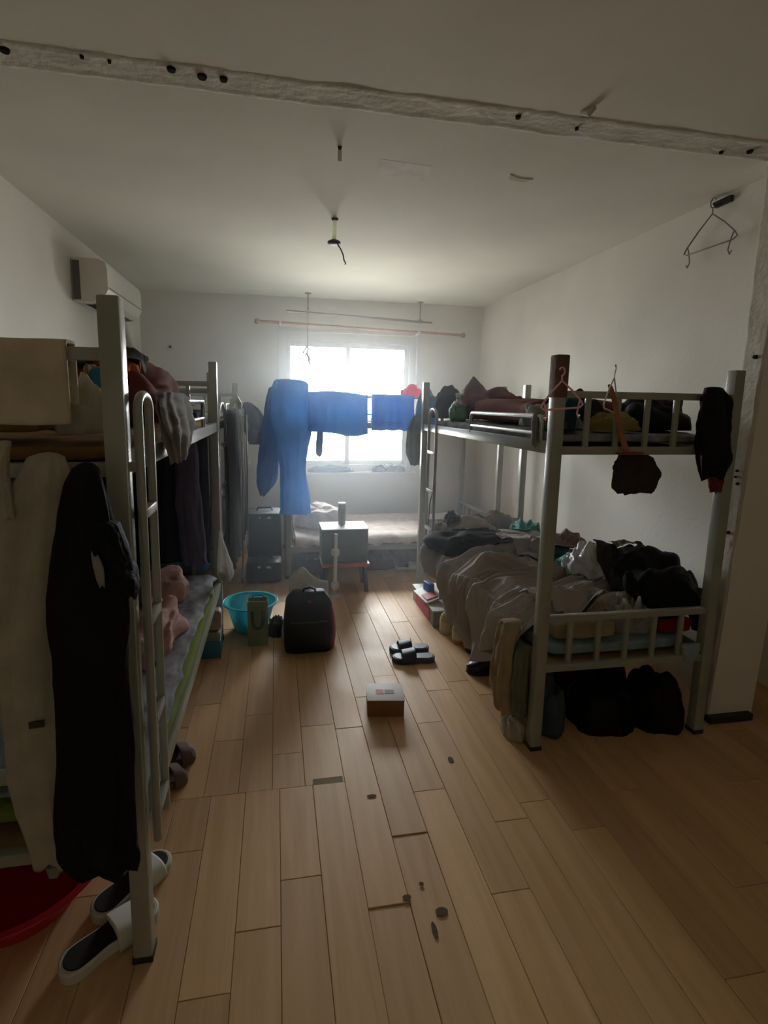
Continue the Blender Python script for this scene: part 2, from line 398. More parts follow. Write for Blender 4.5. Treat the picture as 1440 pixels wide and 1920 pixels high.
mb = MB(); mb.b2((XL-.3, YF-.2, ZC), (XN+.4, YB+.35, ZC+.15)); ceil_ = struct('ceiling', mb, CEIL, smooth=False)
mb = MB(); mb.b2((XL-.15, YF-.2, -.05), (XL, YB+.3, ZC)); struct('wall_left', mb, WALL, smooth=False)
mb = MB(); mb.b2((XR, 2.26, -.05), (XR+.15, YB+.3, ZC)); struct('wall_right', mb, WALL, smooth=False)
mb = MB(); mb.b2((XN, YF-.2, -.05), (XN+.15, 2.40, ZC)); mb.b2((2.40, 2.40, -.05), (XN+.15, 2.50, ZC)); struct('wall_right_near', mb, WALL, smooth=False)
mb = MB(); mb.b2((XL-.15, YF-.15, -.05), (XN+.15, YF, ZC)); struct('wall_front', mb, mat('wall_behind', '#d8d2c4', .8), smooth=False)
wx0, wx1, wz0, wz1 = .037, 1.541, .805, 2.302
mb = MB(); T = .26
mb.b2((XL-.15, YB, -.05), (wx0, YB+T, ZC)); mb.b2((wx1, YB, -.05), (XN+.15, YB+T, ZC))
mb.b2((wx0, YB, -.05), (wx1, YB+T, wz0)); mb.b2((wx0, YB, wz1), (wx1, YB+T, ZC))
struct('wall_back', mb, WALL, smooth=False)
# partition stub where a wall was taken out
def yfront(z): return 2.08-.11*max(0, z-.3)/(ZC-.3)
mb = MB(); q = [(2.146, yfront(0)), (2.40, yfront(0)), (2.40, 2.26), (2.277, 2.26), (2.277, 2.125), (2.146, 2.125)]
qt = [(2.146, yfront(ZC)), (2.40, yfront(ZC))]+q[2:]
va = [mb.bm.verts.new((x, y, -.05)) for x, y in q]; vb = [mb.bm.verts.new((x, y, ZC)) for x, y in qt]
mb.bm.faces.new(va[::-1]); mb.bm.faces.new(vb)
for i in range(6): mb.bm.faces.new((va[i], va[(i+1) % 6], vb[(i+1) % 6], vb[i]))
stub = struct('wall_stub', mb, WALL, smooth=False)
def stubface(u, v):
    z = u*ZC; y = lerp(yfront(z)-.003, 2.122, v); e = min(v, 1-v)
    d = -.002 if e < .02 else .004+.004*nz(y*9, z*6, 1)+.002*nz(y*30, z*30, 2)+(.006 if z > .95+.05*nz(y*20, 0, 1) else 0)
    return Vector((2.146-max(-.002, d), y+(.006*nz(z*7, 0, v*3)), z))
mb = MB(); sheet(mb, stubface, 150, 16); struct('trim_1', mb, PLASTER, ang=180)
for y, z, r in ((2.05, 1.80, .010), (2.07, 1.28, .006), (2.06, 1.22, .007), (2.075, 1.25, .005), (2.08, .98, .008)):
    m_ = MB(); m_.tube([(2.138, y, z), (2.126, y, z)], [r, r*.9], 10); struct('plaster_hole', m_, HOLE, stub)
mb = MB(); mb.b2((2.13, 2.045, 0), (2.38, 2.085, .035)); struct('dark_strip_right', mb, DARKSTRIP, bev=.003)  # low dark strip along the foot of the stub
# ceiling scar left by the same partition
def scar(u, v):
    x = XL+u*(2.3-XL); ya = 1.915+.05*u+.012*nz(x*6, 1, 0)+.008*nz(x*19, 1, 0); yb = 2.065+.07*u+.012*nz(x*5, 4, 0)+.006*nz(x*23, 4, 0)
    y = lerp(ya, yb, v); e = min(v, 1-v)
    d = -.003 if e < .03 else .002+.002*nz(x*5, y*14, 3)+.0016*nz(x*22, y*30, 3)+(.002 if .12 < v < .2 or .82 < v < .9 else 0)
    return Vector((x, y, ZC-max(d, -.003)))
mb = MB(); sheet(mb, scar, 420, 18); scar_o = struct('trim_2', mb, SCAR, ang=180)
for x, y, r in ((-.83, 1.97, .016), (-.60, 1.955, .007), (-.52, 1.962, .006), (-.33, 1.965, .015), (-.235, 1.985, .017), (-.165, 1.985, .014), (.91, 2.0, .011), (1.17, 2.03, .008), (1.98, 2.05, .013), (1.87, 2.08, .009)):
    m_ = MB(); m_.tube([(x, y, ZC-.002), (x, y, ZC-.011)], [r, r*.85], 12); struct('bolt_hole', m_, HOLE, scar_o)
m_ = MB(); m_.tube([(1.13, 1.93, ZC-.002), (1.14, 1.90, ZC-.016), (1.15, 1.88, ZC-.006)], [.01, .014, .008], 8); struct('bent_bracket', m_, PLASTER, scar_o)
# flaked paint patch and old lamp tag
mb = MB(); mb.poly([(1.10, 2.47), (1.16, 2.50), (1.23, 2.50), (1.20, 2.535), (1.12, 2.53)], ZC-.004, ZC+.002); struct('trim_3', mb, PLASTER, smooth=False)
mb = MB(); mb.poly([(.47, 2.45), (.72, 2.47), (.72, 2.63), (.47, 2.60)], ZC-.0006, ZC+.002); struct('trim_4', mb, mat('patched_ceiling_paint', '#dad8cc', .8), smooth=False)

# window
fr = thing('window_1', ((wx0+wx1)/2, YB+.1, wz0), 'white sliding window of two panes in the back wall', 'window'); fr['kind'] = 'structure'
y0, y1 = YB+.05, YB+.12
mb = MB(); f = .075
mb.b2((wx0, y0, wz0), (wx0+f, y1, wz1), .004); mb.b2((wx1-f, y0, wz0), (wx1, y1, wz1), .004)
mb.b2((wx0+f, y0, wz1-f-.02), (wx1-f, y1, wz1), .004); mb.b2((wx0+f, y0, wz0), (wx1-f, y1, wz0+f), .004)
mb.build('window_frame', PVC, fr)
xm = .775
for a, b, yy in ((wx0+f, xm+.03, y0+.012), (xm-.03, wx1-f, y0+.038)):
    mb = MB(); s = .05
    mb.b2((a, yy, wz0+f), (a+s, yy+.024, wz1-f-.02), .003); mb.b2((b-s, yy, wz0+f), (b, yy+.024, wz1-f-.02), .003)
    mb.b2((a+s, yy, wz1-f-.02-s), (b-s, yy+.024, wz1-f-.02), .003); mb.b2((a+s, yy, wz0+f), (b-s, yy+.024, wz0+f+s), .003)
    sash = mb.build('window_sash', PVC, fr)
    mb = MB(); mb.b2((a+s-.004, yy+.010, wz0+f+s-.004), (b-s+.004, yy+.014, wz1-f-.02-s+.004)); mb.build('pane', PANE, sash, smooth=False)
mb = MB(); mb.b2((wx0-.02, YB-.03, wz0-.022), (wx1+.02, y0, wz0+.002), .004); mb.build('window_sill', PVC, fr)
mb = MB()
for a, b in (((wx0-.022, YB-.006, wz0), (wx0, YB+.006, wz1+.022)), ((wx1, YB-.006, wz0), (wx1+.022, YB+.006, wz1+.022)), ((wx0, YB-.006, wz1), (wx1, YB+.006, wz1+.022))): mb.b2(a, b)
mb.build('window_casing', PVC, fr)
# electrical box on the back wall
r = thing('junction_box', (-1.05, YB, 2.07), 'small square cover plate high on the back wall left of the window', 'wall plate')
mb = MB(); mb.b2((-1.085, YB-.012, 2.065), (-1.015, YB, 2.135), .004); mb.build('cover', ACW, r)
mb = MB(); mb.cyl((-1.05, YB-.012, 2.1), (-1.05, YB-.016, 2.1), .014); mb.build('screw_cap', DARKP, r)

# ------------------------------------------------------------------ bunk beds
def bunk(label, x0, x1, y0, y1, H, zu, zl, P=.05, m=STEEL, zet=None, zeb=None, along='y', bars=5, guard=None, ladder=None, skipbars=(), upper_end=True):
    """x0,x1,y0,y1: post centre lines; zu/zl: bottom of the upper / lower side rails."""
    r = thing('bunk_bed', ((x0+x1)/2, (y0+y1)/2, 0), label, 'bunk bed', 'steel bunk beds in the dormitory')
    h = P/2
    for x in (x0, x1):
        for y in (y0, y1):
            mb = MB(); mb.b2((x-h, y-h, .004), (x+h, y+h, H), .006); po_ = mb.build('post', m, r)
            mb = MB(); mb.b2((x-h-.003, y-h-.003, 0), (x+h+.003, y+h+.003, .02), .003); mb.build('post_foot', DARKP, po_)
    rh = .055
    for z in (zu, zl):
        if along == 'y':
            for x in (x0, x1):
                mb = MB(); mb.b2((x-.018, y0+h, z), (x+.018, y1-h, z+rh), .003); mb.build('side_rail', m, r)
            for y in (y0, y1):
                mb = MB(); mb.b2((x0+h, y-.015, z), (x1-h, y+.015, z+.035), .003); mb.build('end_rail', m, r)
        else:
            for y in (y0, y1):
                mb = MB(); mb.b2((x0+h, y-.018, z), (x1-h, y+.018, z+rh), .003); mb.build('side_rail', m, r)
            for x in (x0, x1):
                mb = MB(); mb.b2((x-.015, y0+h, z), (x+.015, y1-h, z+.035), .003); mb.build('end_rail', m, r)
        # slatted bed board
        mb = MB()
        if along == 'y': mb.b2((x0+.02, y0+.02, z+.012), (x1-.02, y1-.02, z+.026))
        else: mb.b2((x0+.02, y0+.02, z+.012), (x1-.02, y1-.02, z+.026))
        mb.build('bed_board', BOARD, r, smooth=False)
    for lev, (z, zt) in enumerate(((zu, zu+.24), (zl, zl+.235))):
        if zet and lev == 0: zt = zet
        ends = (y0, y1) if along == 'y' else (x0, x1)
        for e_i, e in enumerate(ends):
            mb = MB()
            if along == 'y': mb.b2((x0+h, e-.015, zt), (x1-h, e+.015, zt+.03), .003)
            else: mb.b2((e-.015, y0+h, zt), (e+.015, y1-h, zt+.03), .003)
            tr_ = mb.build('end_panel', m, r)
            if (lev, e_i) in skipbars: continue
            for k in range(bars):
                u = (k+1)/(bars+1); mb = MB()
                if along == 'y': x = lerp(x0, x1, u); mb.b2((x-.011, e-.008, z+.03), (x+.011, e+.008, zt+.003), .002)
                else: y = lerp(y0, y1, u); mb.b2((e-.008, y-.011, z+.03), (e+.008, y+.011, zt+.003), .002)
                mb.build('baluster', m, tr_)
    if guard:
        for (ga, gb, gx, gz0, gz1) in guard:
            mb = MB(); rr = .03; pth = []
            pt = (lambda s, z: (gx, s, z)) if along == 'y' else (lambda s, z: (s, gx, z))
            pth.append(pt(ga, gz0))
            for k in range(6): a = PI/2*k/5; pth.append(pt(ga+rr-rr*math.cos(a), gz1-rr+rr*math.sin(a)))
            for k in range(6): a = PI/2*k/5; pth.append(pt(gb-rr+rr*math.sin(a), gz1-rr+rr*math.cos(a)))
            pth.append(pt(gb, gz0)); mb.tube(pth, .011, 10)
            mb.tube([pt(ga+.002, lerp(gz0, gz1, .35)), pt(gb-.002, lerp(gz0, gz1, .35))], .009, 8)
            mb.build('guard_rail', CHROME, r)
    if ladder:
        la, lb, lx, lz0, lz1, zs, lm = ladder
        mb = MB(); R_ = (lb-la)/2; pth = [(lx, la, lz0)]
        for k in range(11): a = PI*k/10; pth.append((lx, (la+lb)/2-R_*math.cos(a), lz1-R_*.6+R_*.6*math.sin(a)))
        pth.append((lx, lb, lz0)); mb.tube(pth, .0115, 10)
        for yy in (la, lb): mb.b2((lx-.004 if lx > 0 else lx-.03, yy-.008, zu+.010), (lx+.03 if lx > 0 else lx+.004, yy+.008, zu+.034))
        ld = mb.build('ladder', lm, r)
        for z in zs:
            mb = MB(); mb.b2((lx-.012, la+.008, z-.013), (lx+.012, lb-.008, z+.013), .004); mb.build('rung', lm, ld)
    return r
L1 = bunk('grey steel bunk bed in the left foreground, hung with coats at its near end', -1.28, -.38, 1.34, 3.35, 1.80, 1.375, .345, zet=1.652, m=STEEL,
          guard=((2.06, 2.75, -.365, 1.43, 1.56),), ladder=(1.362, 1.478, -.336, .345, 1.575, (1.275, .985, .70, .43), STEEL2), skipbars=((0, 0), (1, 0)))
L2 = bunk('grey steel bunk bed at the back left with the ladder beside the cyan basin', -1.28, -.40, 3.43, 5.36, 1.74, 1.37, .345, m=STEEL,
          ladder=(3.52, 4.0, -.375, .36, 1.55, (1.25, .95, .65), STEEL2), guard=((4.2, 5.0, -.39, 1.42, 1.54),))
B1 = bunk('grey steel bunk bed along the back wall under the window', .10, 2.06, 4.52, 5.50, 1.74, 1.345, .235, m=STEEL, along='x', bars=6, guard=((.30, 1.95, 4.52, 1.39, 1.62),))
R1 = bunk('grey green steel bunk bed on the right with the rumpled grey duvet', 1.161, 2.011, 2.016, 3.966, 1.735, 1.362, .375, m=STEEL, zet=1.600,
          guard=((2.11, 2.95, 1.15, 1.405, 1.52),), ladder=(3.60, 3.78, 1.143, .38, 1.53, (1.21, .92, .63), STEEL2))
# brown wrapping at the top of the near post of the right bunk
mb = MB(); mb.b2((1.132, 1.987, 1.60), (1.190, 2.045, 1.775), .008); mb.build('post_wrap', TAPE, R1)

# ------------------------------------------------------------------ ceiling and wall fittings
r = thing('lamp_holder', (.356, 3.248, ZC-.26), 'bare lamp stub with a loose wire hanging from the middle of the ceiling', 'lamp holder')
mb = MB(); mb.cyl((.356, 3.248, ZC), (.356, 3.248, ZC-.012), .022, .016); mb.build('ceiling_cap', DARKP, r)
mb = MB(); mb.cyl((.356, 3.248, ZC-.010), (.352, 3.248, ZC-.118), .012); mb.build('tube', GLOWT, r)
mb = MB(); mb.lathe([(.006, .02), (.02, .018), (.038, .008), (.04, 0), (.03, -.008), (.008, -.01)], (.352, 3.248, ZC-.138), 24); mb.build('socket_plate', DARKP, r)
mb = MB(); mb.tube([(.372, 3.24, ZC-.145), (.39, 3.24, ZC-.17), (.405, 3.24, ZC-.20), (.412, 3.24, ZC-.235), (.422, 3.24, ZC-.25), (.417, 3.24, ZC-.258)], .004, 6); mb.build('wire', DARKP, r)
r = thing('hook_tag', (.279, 2.377, ZC-.06), 'tiny pale tag hanging from a ceiling hook nearer than the lamp stub', 'hook')
mb = MB(); mb.cyl((.279, 2.377, ZC), (.279, 2.377, ZC-.014), .010, .006, 10); mb.build('hook', DARKP, r)
mb = MB(); mb.box((.279, 2.377, ZC-.036), (.018, .006, .046), bev=.003); mb.build('tag', WIRE, r)
# airing rod on ceiling hangers
r = thing('airing_rod', (.9, 5.42, 2.43), 'thin metal airing rod hung from the ceiling by two short hangers above the window', 'rod')
ra, rb = Vector((.112, 5.37, 2.462)), Vector((1.674, 5.57, 2.440))
mb = MB(); mb.cyl(ra, rb, .011, seg=14); mb.build('rod', ROD, r)
for t in (.138, .91):
    p = ra.lerp(rb, t)
    mb = MB(); mb.cyl(p+Vector((0, 0, .012)), (p.x, p.y, ZC-.012), .006, seg=10); hg = mb.build('hanger_rod', ROD, r)
    mb = MB(); mb.lathe([(.008, -.014), (.03, -.008), (.034, 0)], (p.x, p.y, ZC), 20); mb.build('flange', ROD, hg)
    mb = MB(); mb.lathe([(.006, .03), (.02, .02), (.024, 0), (.016, -.016), (.004, -.02)], (p.x, p.y, p.z), 20); mb.build('ring', CHROME, hg)
r = thing('curtain_rod', (.92, 5.56, 2.35), 'bare wooden curtain rod with ball ends mounted just above the window', 'curtain rod')
ca, cb = Vector((-.165, 5.555, 2.379)), Vector((2.011, 5.555, 2.320))
mb = MB(); mb.cyl(ca, cb, .014, seg=16); mb.build('rod', mat('pinkish_wood_rod', '#b58f7a', .35, var=.1), r)
for p, s in ((ca, -1), (cb, 1)):
    mb = MB(); bmesh.ops.create_uvsphere(mb.bm, u_segments=20, v_segments=12, radius=.026, matrix=Matrix.Translation(p+Vector((s*.018, 0, 0)))); mb.build('finial', ROD, r)
for t in (.10, .775):
    p = ca.lerp(cb, t); mb = MB(); mb.b2((p.x-.010, p.y-.012, p.z-.03), (p.x+.010, YB, p.z-.012), .002); mb.b2((p.x-.010, p.y-.018, p.z-.03), (p.x+.010, p.y-.012, p.z+.008)); mb.b2((p.x-.012, YB-.006, p.z-.06), (p.x+.012, YB, p.z+.02), .002); mb.build('bracket', PVC, r)
r = thing('knotted_cord', (.325, 5.44, 1.95), 'thin cord with a knotted strap hanging in front of the left window pane', 'cord')
mb = MB(); mb.tube([(.327, 5.372, 2.44), (.326, 5.41, 2.25), (.322, 5.43, 2.13)], .0025, 6); mb.build('cord', GREYPR, r)
mb = MB(); mb.tube([(.322, 5.43, 2.13), (.295, 5.43, 2.10), (.278, 5.43, 2.065), (.30, 5.43, 2.045), (.325, 5.43, 2.075), (.332, 5.43, 2.11), (.318, 5.43, 2.135)], .009, 8)
mb.tube([(.315, 5.43, 2.06), (.338, 5.432, 2.02), (.342, 5.43, 1.95)], [.012, .014, .008], 8); mb.build('strap', mat('grey_strap', '#8b8a88', .8), r)

def hanger(name, label, c, rz, m, w=.40, h=.15, clips=True, group=None, r_=.0035, tilt=0, hook=.075):
    r = thing(name, c, label, 'clothes hanger', group)
    M = Matrix.Translation(c) @ Matrix.Rotation(rz, 4, 'Z') @ Matrix.Rotation(tilt, 4, 'Y')
    T_ = lambda p: M @ Vector(p)
    a = w/2
    mb = MB(); mb.tube([T_(p) for p in ((0, 0, -.005), (-a*.5, 0, -h*.45), (-a*.9, 0, -h*.85), (-a, 0, -h), (-a*.85, 0, -h-.012), (0, 0, -h-.012), (a*.85, 0, -h-.012), (a, 0, -h), (a*.9, 0, -h*.85), (a*.5, 0, -h*.45))], r_, 8, closed=True); mb.build('frame', m, r)
    k = hook/.075
    mb = MB(); mb.tube([T_((0, 0, -.005)), T_((0, 0, .02*k))]+[T_((.018*k*math.sin(t)-.0, 0, .048*k-.024*k*math.cos(t))) for t in [i*PI*1.35/9 for i in range(10)]], r_*.8, 8); mb.build('hook', m, r)
    if clips:
        for s in (-1, 1):
            mb = MB(); mb.tube([T_(p) for p in ((s*a*.88, 0, -h*.8), (s*a*.80, 0, -h*1.0), (s*a*.72, 0, -h*1.35), (s*a*.80, 0, -h*1.5), (s*a*.86, 0, -h*1.4))], r_*.9, 6); mb.build('clip', m, r)
    return r
hanger('clothes_hanger', 'pink plastic clothes hanger on the near post of the right bunk', (1.140, 1.955, 1.672), .05, PINKP, w=.19, h=.105, r_=.0042, tilt=-.08, hook=.05)
hanger('clothes_hanger', 'white wire hanger on the top end bar of the right bunk', (1.372, 1.955, 1.690), 0.75, WIRE, w=.26, h=.13, clips=False, r_=.003, tilt=.1, hook=.05)
hanger('clothes_hanger', 'faint dark hanger on a hook high on the right wall', (2.235, 2.50, 2.57), PI/2, mat('dim_grey_plastic', '#84817a', .5), w=.34, h=.16, r_=.004)
hanger('clothes_hanger', 'thin white hanger in front of the right lower window pane', (.805, 5.35, 1.20), 0, WIRE, w=.13, h=.10, clips=False, r_=.003, hook=.10)
r = thing('wall_hook', (2.25, 2.47, 2.61), 'dark hook bracket at the top of the right wall', 'hook')
mb = MB(); mb.b2((2.255, 2.42, 2.60), (XR, 2.52, 2.63), .003); mb.tube([(2.26, 2.47, 2.605), (2.235, 2.49, 2.60), (2.235, 2.50, 2.615)], .006, 8); mb.build('bracket', DARKP, r)

# air conditioner on the left wall
r = thing('air_conditioner', (XL+.12, 4.32, 2.20), 'white wall air conditioner high on the left wall', 'air conditioner')
mb = MB()
prof = [(XL+.002, 2.49), (XL+.17, 2.49), (XL+.215, 2.47), (XL+.225, 2.42), (XL+.225, 2.29), (XL+.19, 2.23), (XL+.10, 2.205), (XL+.002, 2.205)]
va = [mb.bm.verts.new((x, 3.86, z)) for x, z in prof]; vb = [mb.bm.verts.new((x, 4.76, z)) for x, z in prof]
mb.bm.faces.new(va); mb.bm.faces.new(vb[::-1])
for i in range(len(prof)): mb.bm.faces.new((va[i], va[(i+1) % 8], vb[(i+1) % 8], vb[i]))
mb.build('housing', ACW, r, bev=.008)
mb = MB(); mb.b2((XL+.2235, 3.88, 2.305), (XL+.2262, 4.74, 2.311)); mb.build('panel_seam', GREYPR, r)
mb = MB(); mb.b2((XL+.05, 3.94, 2.205), (XL+.17, 4.70, 2.225)); mb.build('air_outlet', DARKP, r)
mb = MB(); mb.box((XL+.185, 4.32, 2.222), (.05, .74, .006), ry=-.7, bev=.002); mb.build('louvre', ACW, r)
mb = MB(); mb.b2((XL+.01, 3.852, 2.22), (XL+.055, 3.862, 2.47), .004); mb.build('side_vent', GREYPR, r)
mb = MB(); mb.tube([(XL+.09, 4.70, 2.23), (XL+.07, 4.80, 2.22), (XL+.05, 4.94, 2.16), (XL+.04, 5.14, 2.04), (XL+.04, 5.30, 1.91), (XL+.04, 5.34, 1.79)], .028, 12); mb.tube([(XL+.04, 5.20, 2.0), (XL+.03, 5.02, 1.99), (XL+.03, 4.88, 2.02), (XL+.03, 4.82, 2.10)], .014, 8); mb.build('pipe', ACW, r)

# ------------------------------------------------------------------ left bunk: things at the near end
mb = MB()
def tow(u, v):
    x = -.86+.388*u; s = v*2-1; zt = 1.690
    if abs(s) < .06: y = 1.34+.028*(s/.06); z = zt+.004
    else: y = 1.34+math.copysign(.028, s); z = zt-(abs(s)-.06)*(.20 if s < 0 else .15)
    return Vector((x, y+.003*nz(x*9, z*7, 1), z+.004*(1-u)+.004*nz(x*8, s*2, 4)+.006*(u-1)))
sheet(mb, tow, 40, 60); tag(mb.build('towel', TOWEL, solid=.008), 'pale beige towel folded over the end rail of the left bunk', 'towel')
def wrap(name, m, label, cat, a, b, seed, amp=.02, group=None, **k):
    mb = MB(); pad(mb, a, b, seed, amp, **k); settle(mb.bm, reach=.10); return tag(mb.build(name, m, ang=180), label, cat, group)
def lump(name, m, label, cat, c, r, h, seed, group=None, **k):
    mb = MB(); heap(mb, c, r, h, seed, **k)
    if c[2] > .05: settle(mb.bm, reach=.20)
    return tag(mb.build(name, m, ang=180), label, cat, group)
def hang(name, m, label, cat, cen, hw, hd, seed, group=None, **k):
    mb = MB(); garment(mb, cen, hw, hd, seed=seed, **k); return tag(mb.build(name, m, ang=180), label, cat, group)

wc = thing('white_coat', (-.555, 1.25, .37), 'long off-white coat hanging at the near end of the left bunk', 'coat')
mb = MB(); garment(mb, [(-.515, 1.285, 1.44), (-.525, 1.275, 1.38), (-.548, 1.27, 1.25), (-.562, 1.27, 1.0), (-.568, 1.27, .8), (-.572, 1.27, .6), (-.560, 1.27, .40)], [.030, .056, .072, .070, .070, .066, .046], [.018, .025, .028, .030, .030, .030, .024], folds=5, amp=.42, seed=2, rot=.15)
mb.build('body', WHITE, wc, ang=180)
mb = MB(); garment(mb, [(-.58, 1.275, 1.36), (-.612, 1.275, 1.15), (-.622, 1.275, .85), (-.615, 1.275, .55)], [.03, .034, .032, .028], [.03, .03, .03, .025], folds=3, amp=.2, seed=5); mb.build('sleeve', WHITE, wc, ang=180)
mb = MB(); mb.box((-.563, 1.234, .80), (.032, .006, .016), rz=.1, bev=.001); mb.build('logo_patch', mat('dark_label_print', '#3a372c', .8), wc)
mb = MB(); mb.tube([(-.56, 1.262, .40), (-.557, 1.258, .375), (-.55, 1.258, .372)], [.022, .018, .01], 10); mb.build('cuff', GREY, wc)
hang('jacket_strap', WHITE, 'pale cloth strap tied to the end rail beside the long off-white coat', 'strap', [(-.585, 1.245, 1.47), (-.588, 1.235, 1.40), (-.584, 1.228, 1.30)], [.012, .010, .014], [.01, .012, .01], 9, folds=3)
bc = thing('black_coat', (-.43, 1.26, .38), 'long black padded coat hanging at the near post of the left bunk', 'coat')
mb = MB(); garment(mb, [(-.412, 1.215, 1.425), (-.414, 1.20, 1.37), (-.416, 1.19, 1.25), (-.412, 1.185, 1.10), (-.416, 1.185, .95), (-.418, 1.185, .75), (-.426, 1.185, .58), (-.424, 1.185, .49), (-.404, 1.185, .435)], [.020, .038, .064, .080, .076, .080, .088, .086, .06], [.018, .03, .034, .034, .034, .034, .034, .034, .026], folds=6, amp=.42, seed=11, rag=.015)
mb.build('body', COAT, bc, ang=180)
mb = MB(); garment(mb, [(-.370, 1.175, 1.30), (-.355, 1.17, 1.22), (-.334, 1.17, 1.165), (-.322, 1.175, 1.13)], [.03, .035, .03, .012], [.03, .035, .03, .015], folds=4, amp=.25, seed=4); mb.build('sleeve', COAT, bc, ang=180)
mb = MB(); garment(mb, [(-.384, 1.143, 1.245), (-.374, 1.135, 1.21), (-.367, 1.132, 1.17)], [.005, .010, .005], [.004, .005, .004], folds=2, amp=.1, seed=3); mb.build('lining', GREY, bc, ang=180)
hang('maroon_jumper', MAROON, 'dark maroon jumper hanging at the far left edge of the left bunk', 'jumper', [(-.70, 1.46, 1.36), (-.70, 1.46, 1.25), (-.705, 1.46, 1.05), (-.70, 1.46, .92)], [.03, .055, .06, .04], [.03, .04, .05, .03], 14, folds=5)
hang('black_trousers', BLACK, 'black trousers hanging below the maroon jumper at the left edge', 'trousers', [(-.70, 1.57, 1.30), (-.71, 1.57, 1.0), (-.71, 1.57, .80), (-.70, 1.57, .68)], [.03, .05, .05, .03], [.02, .03, .03, .02], 15, folds=5)
mb = MB(); pad(mb, (-1.245, 1.375, 1.404), (-.415, 3.31, 1.45), 2, .004, n=(20, 40), rnd=.25); settle(mb.bm); tag(mb.build('thin_mattress', TAN, ang=180), 'thin tan mattress on the left upper bunk', 'mattress')
wrap('rolled_quilt', TAN, 'tan rolled quilt lying on the near end of the left upper bunk behind the towel', 'quilt', (-.98, 1.40, 1.475), (-.58, 1.58, 1.53), 3, .02)
lump('white_shirt', WHITE, 'crumpled off-white shirt lying beside the near post on the left upper bunk', 'shirt', (-.49, 1.47, 1.475), (.065, .08), .13, 22, amp=.3)
wrap('blue_pouch', BLUEP, 'small blue pouch standing on the left upper bunk beside the near post', 'pouch', (-.555, 1.70, 1.475), (-.475, 1.80, 1.66), 5, .006)
wrap('beige_bundle', BEIGE, 'beige cloth bundle left of the blue pouch on the left upper bunk', 'bundle', (-.72, 1.66, 1.475), (-.56, 1.80, 1.56), 7, .012)
hang('brown_scarf', TAN, 'brown cloth hanging from the upper end rail above the maroon jumper', 'scarf', [(-.66, 1.40, 1.365), (-.66, 1.40, 1.35), (-.66, 1.40, 1.29)], [.10, .11, .08], [.015, .018, .015], 17, folds=6)
# left upper bed
lump('red_brown_quilt', RUST, 'red-brown quilt heaped on the left upper bunk', 'quilt', (-.78, 2.58, 1.47), (.32, .44), .27, 31, amp=.3, freq=2.6)
lump('orange_jacket', ORANGE, 'orange jacket on top of the red-brown quilt on the left upper bunk', 'jacket', (-.70, 2.35, 1.47), (.13, .15), .15, 33, amp=.3)
lump('dark_bag', CHAR, 'dark cloth bag topping the pile on the left upper bunk', 'bag', (-.78, 2.44, 1.60), (.22, .28), .12, 36, amp=.25)
hang('draped_sheet', GREY, 'grey sheet spilling over the side rail behind the left ladder', 'sheet', [(-.345, 1.86, 1.59), (-.335, 1.83, 1.55), (-.318, 1.80, 1.47), (-.314, 1.78, 1.37)], [.17, .22, .19, .08], [.02, .022, .026, .018], 41, folds=9, amp=.5, rot=PI/2)
wrap('dark_towel', NAVY, 'folded dark towel behind the small guard rail on the left upper bunk', 'towel', (-.60, 3.04, 1.466), (-.43, 3.27, 1.51), 6, .012)
wrap('pale_towel', SHEETW, 'rolled pale towel at the far end of the left upper bunk', 'towel', (-.58, 3.06, 1.53), (-.45, 3.26, 1.57), 8, .01, rnd=.8)
r = thing('paper_roll', (-.40, 2.62, 1.45), 'small cream paper roll lying on the left upper side rail', 'paper roll')
mb = MB(); mb.cyl((-.392, 2.20, 1.458), (-.392, 2.40, 1.458), .026, seg=24); mb.build('roll', CARDW, r); mb = MB(); mb.cyl((-.392, 2.199, 1.458), (-.392, 2.195, 1.458), .010, seg=14); mb.build('core', CARD, r)
# left lower bed
mb = MB(); pad(mb, (-1.245, 1.385, .403), (-.364, 3.295, .475), 4, .007, n=(24, 50), rnd=.5); settle(mb.bm); tag(mb.build('quilted_mattress', GREENQ, ang=180), 'olive green quilted mattress on the left lower bunk', 'mattress')
def lsheet(u, v):
    x = lerp(-1.2, -.372-.03*abs(nz(v*9, 0, 2))-.05*max(0, nz(v*3, 5, 2)), u); y = lerp(1.41, 3.22, v)
    return Vector((x, y, .482+.012*nz(x*5, y*5, 1)+.012*(ridge(x*3+y, y*3, 4)-.4)-(0.02*max(0, (u-.96)/.04))))
mb = MB(); sheet(mb, lsheet, 60, 120); settle(mb.bm, .010); tag(mb.build('patterned_sheet', SHEET, solid=.006, ang=180), 'grey patterned sheet spread over the olive mattress', 'sheet')
lump('pink_shirt', PINK, 'crumpled pink shirt on the grey patterned sheet of the left lower bunk', 'shirt', (-.56, 2.35, .495), (.12, .26), .12, 51, amp=.5)
lump('pink_cushion', PINK, 'soft pink bundle near the far end of the left lower bunk', 'cushion', (-.62, 2.86, .495), (.13, .14), .15, 52, amp=.3)
lump('blue_sheet', SHEETB, 'pale blue sheet bunched at the near end of the left lower bunk', 'sheet', (-.82, 1.62, .495), (.25, .20), .13, 53, amp=.4)
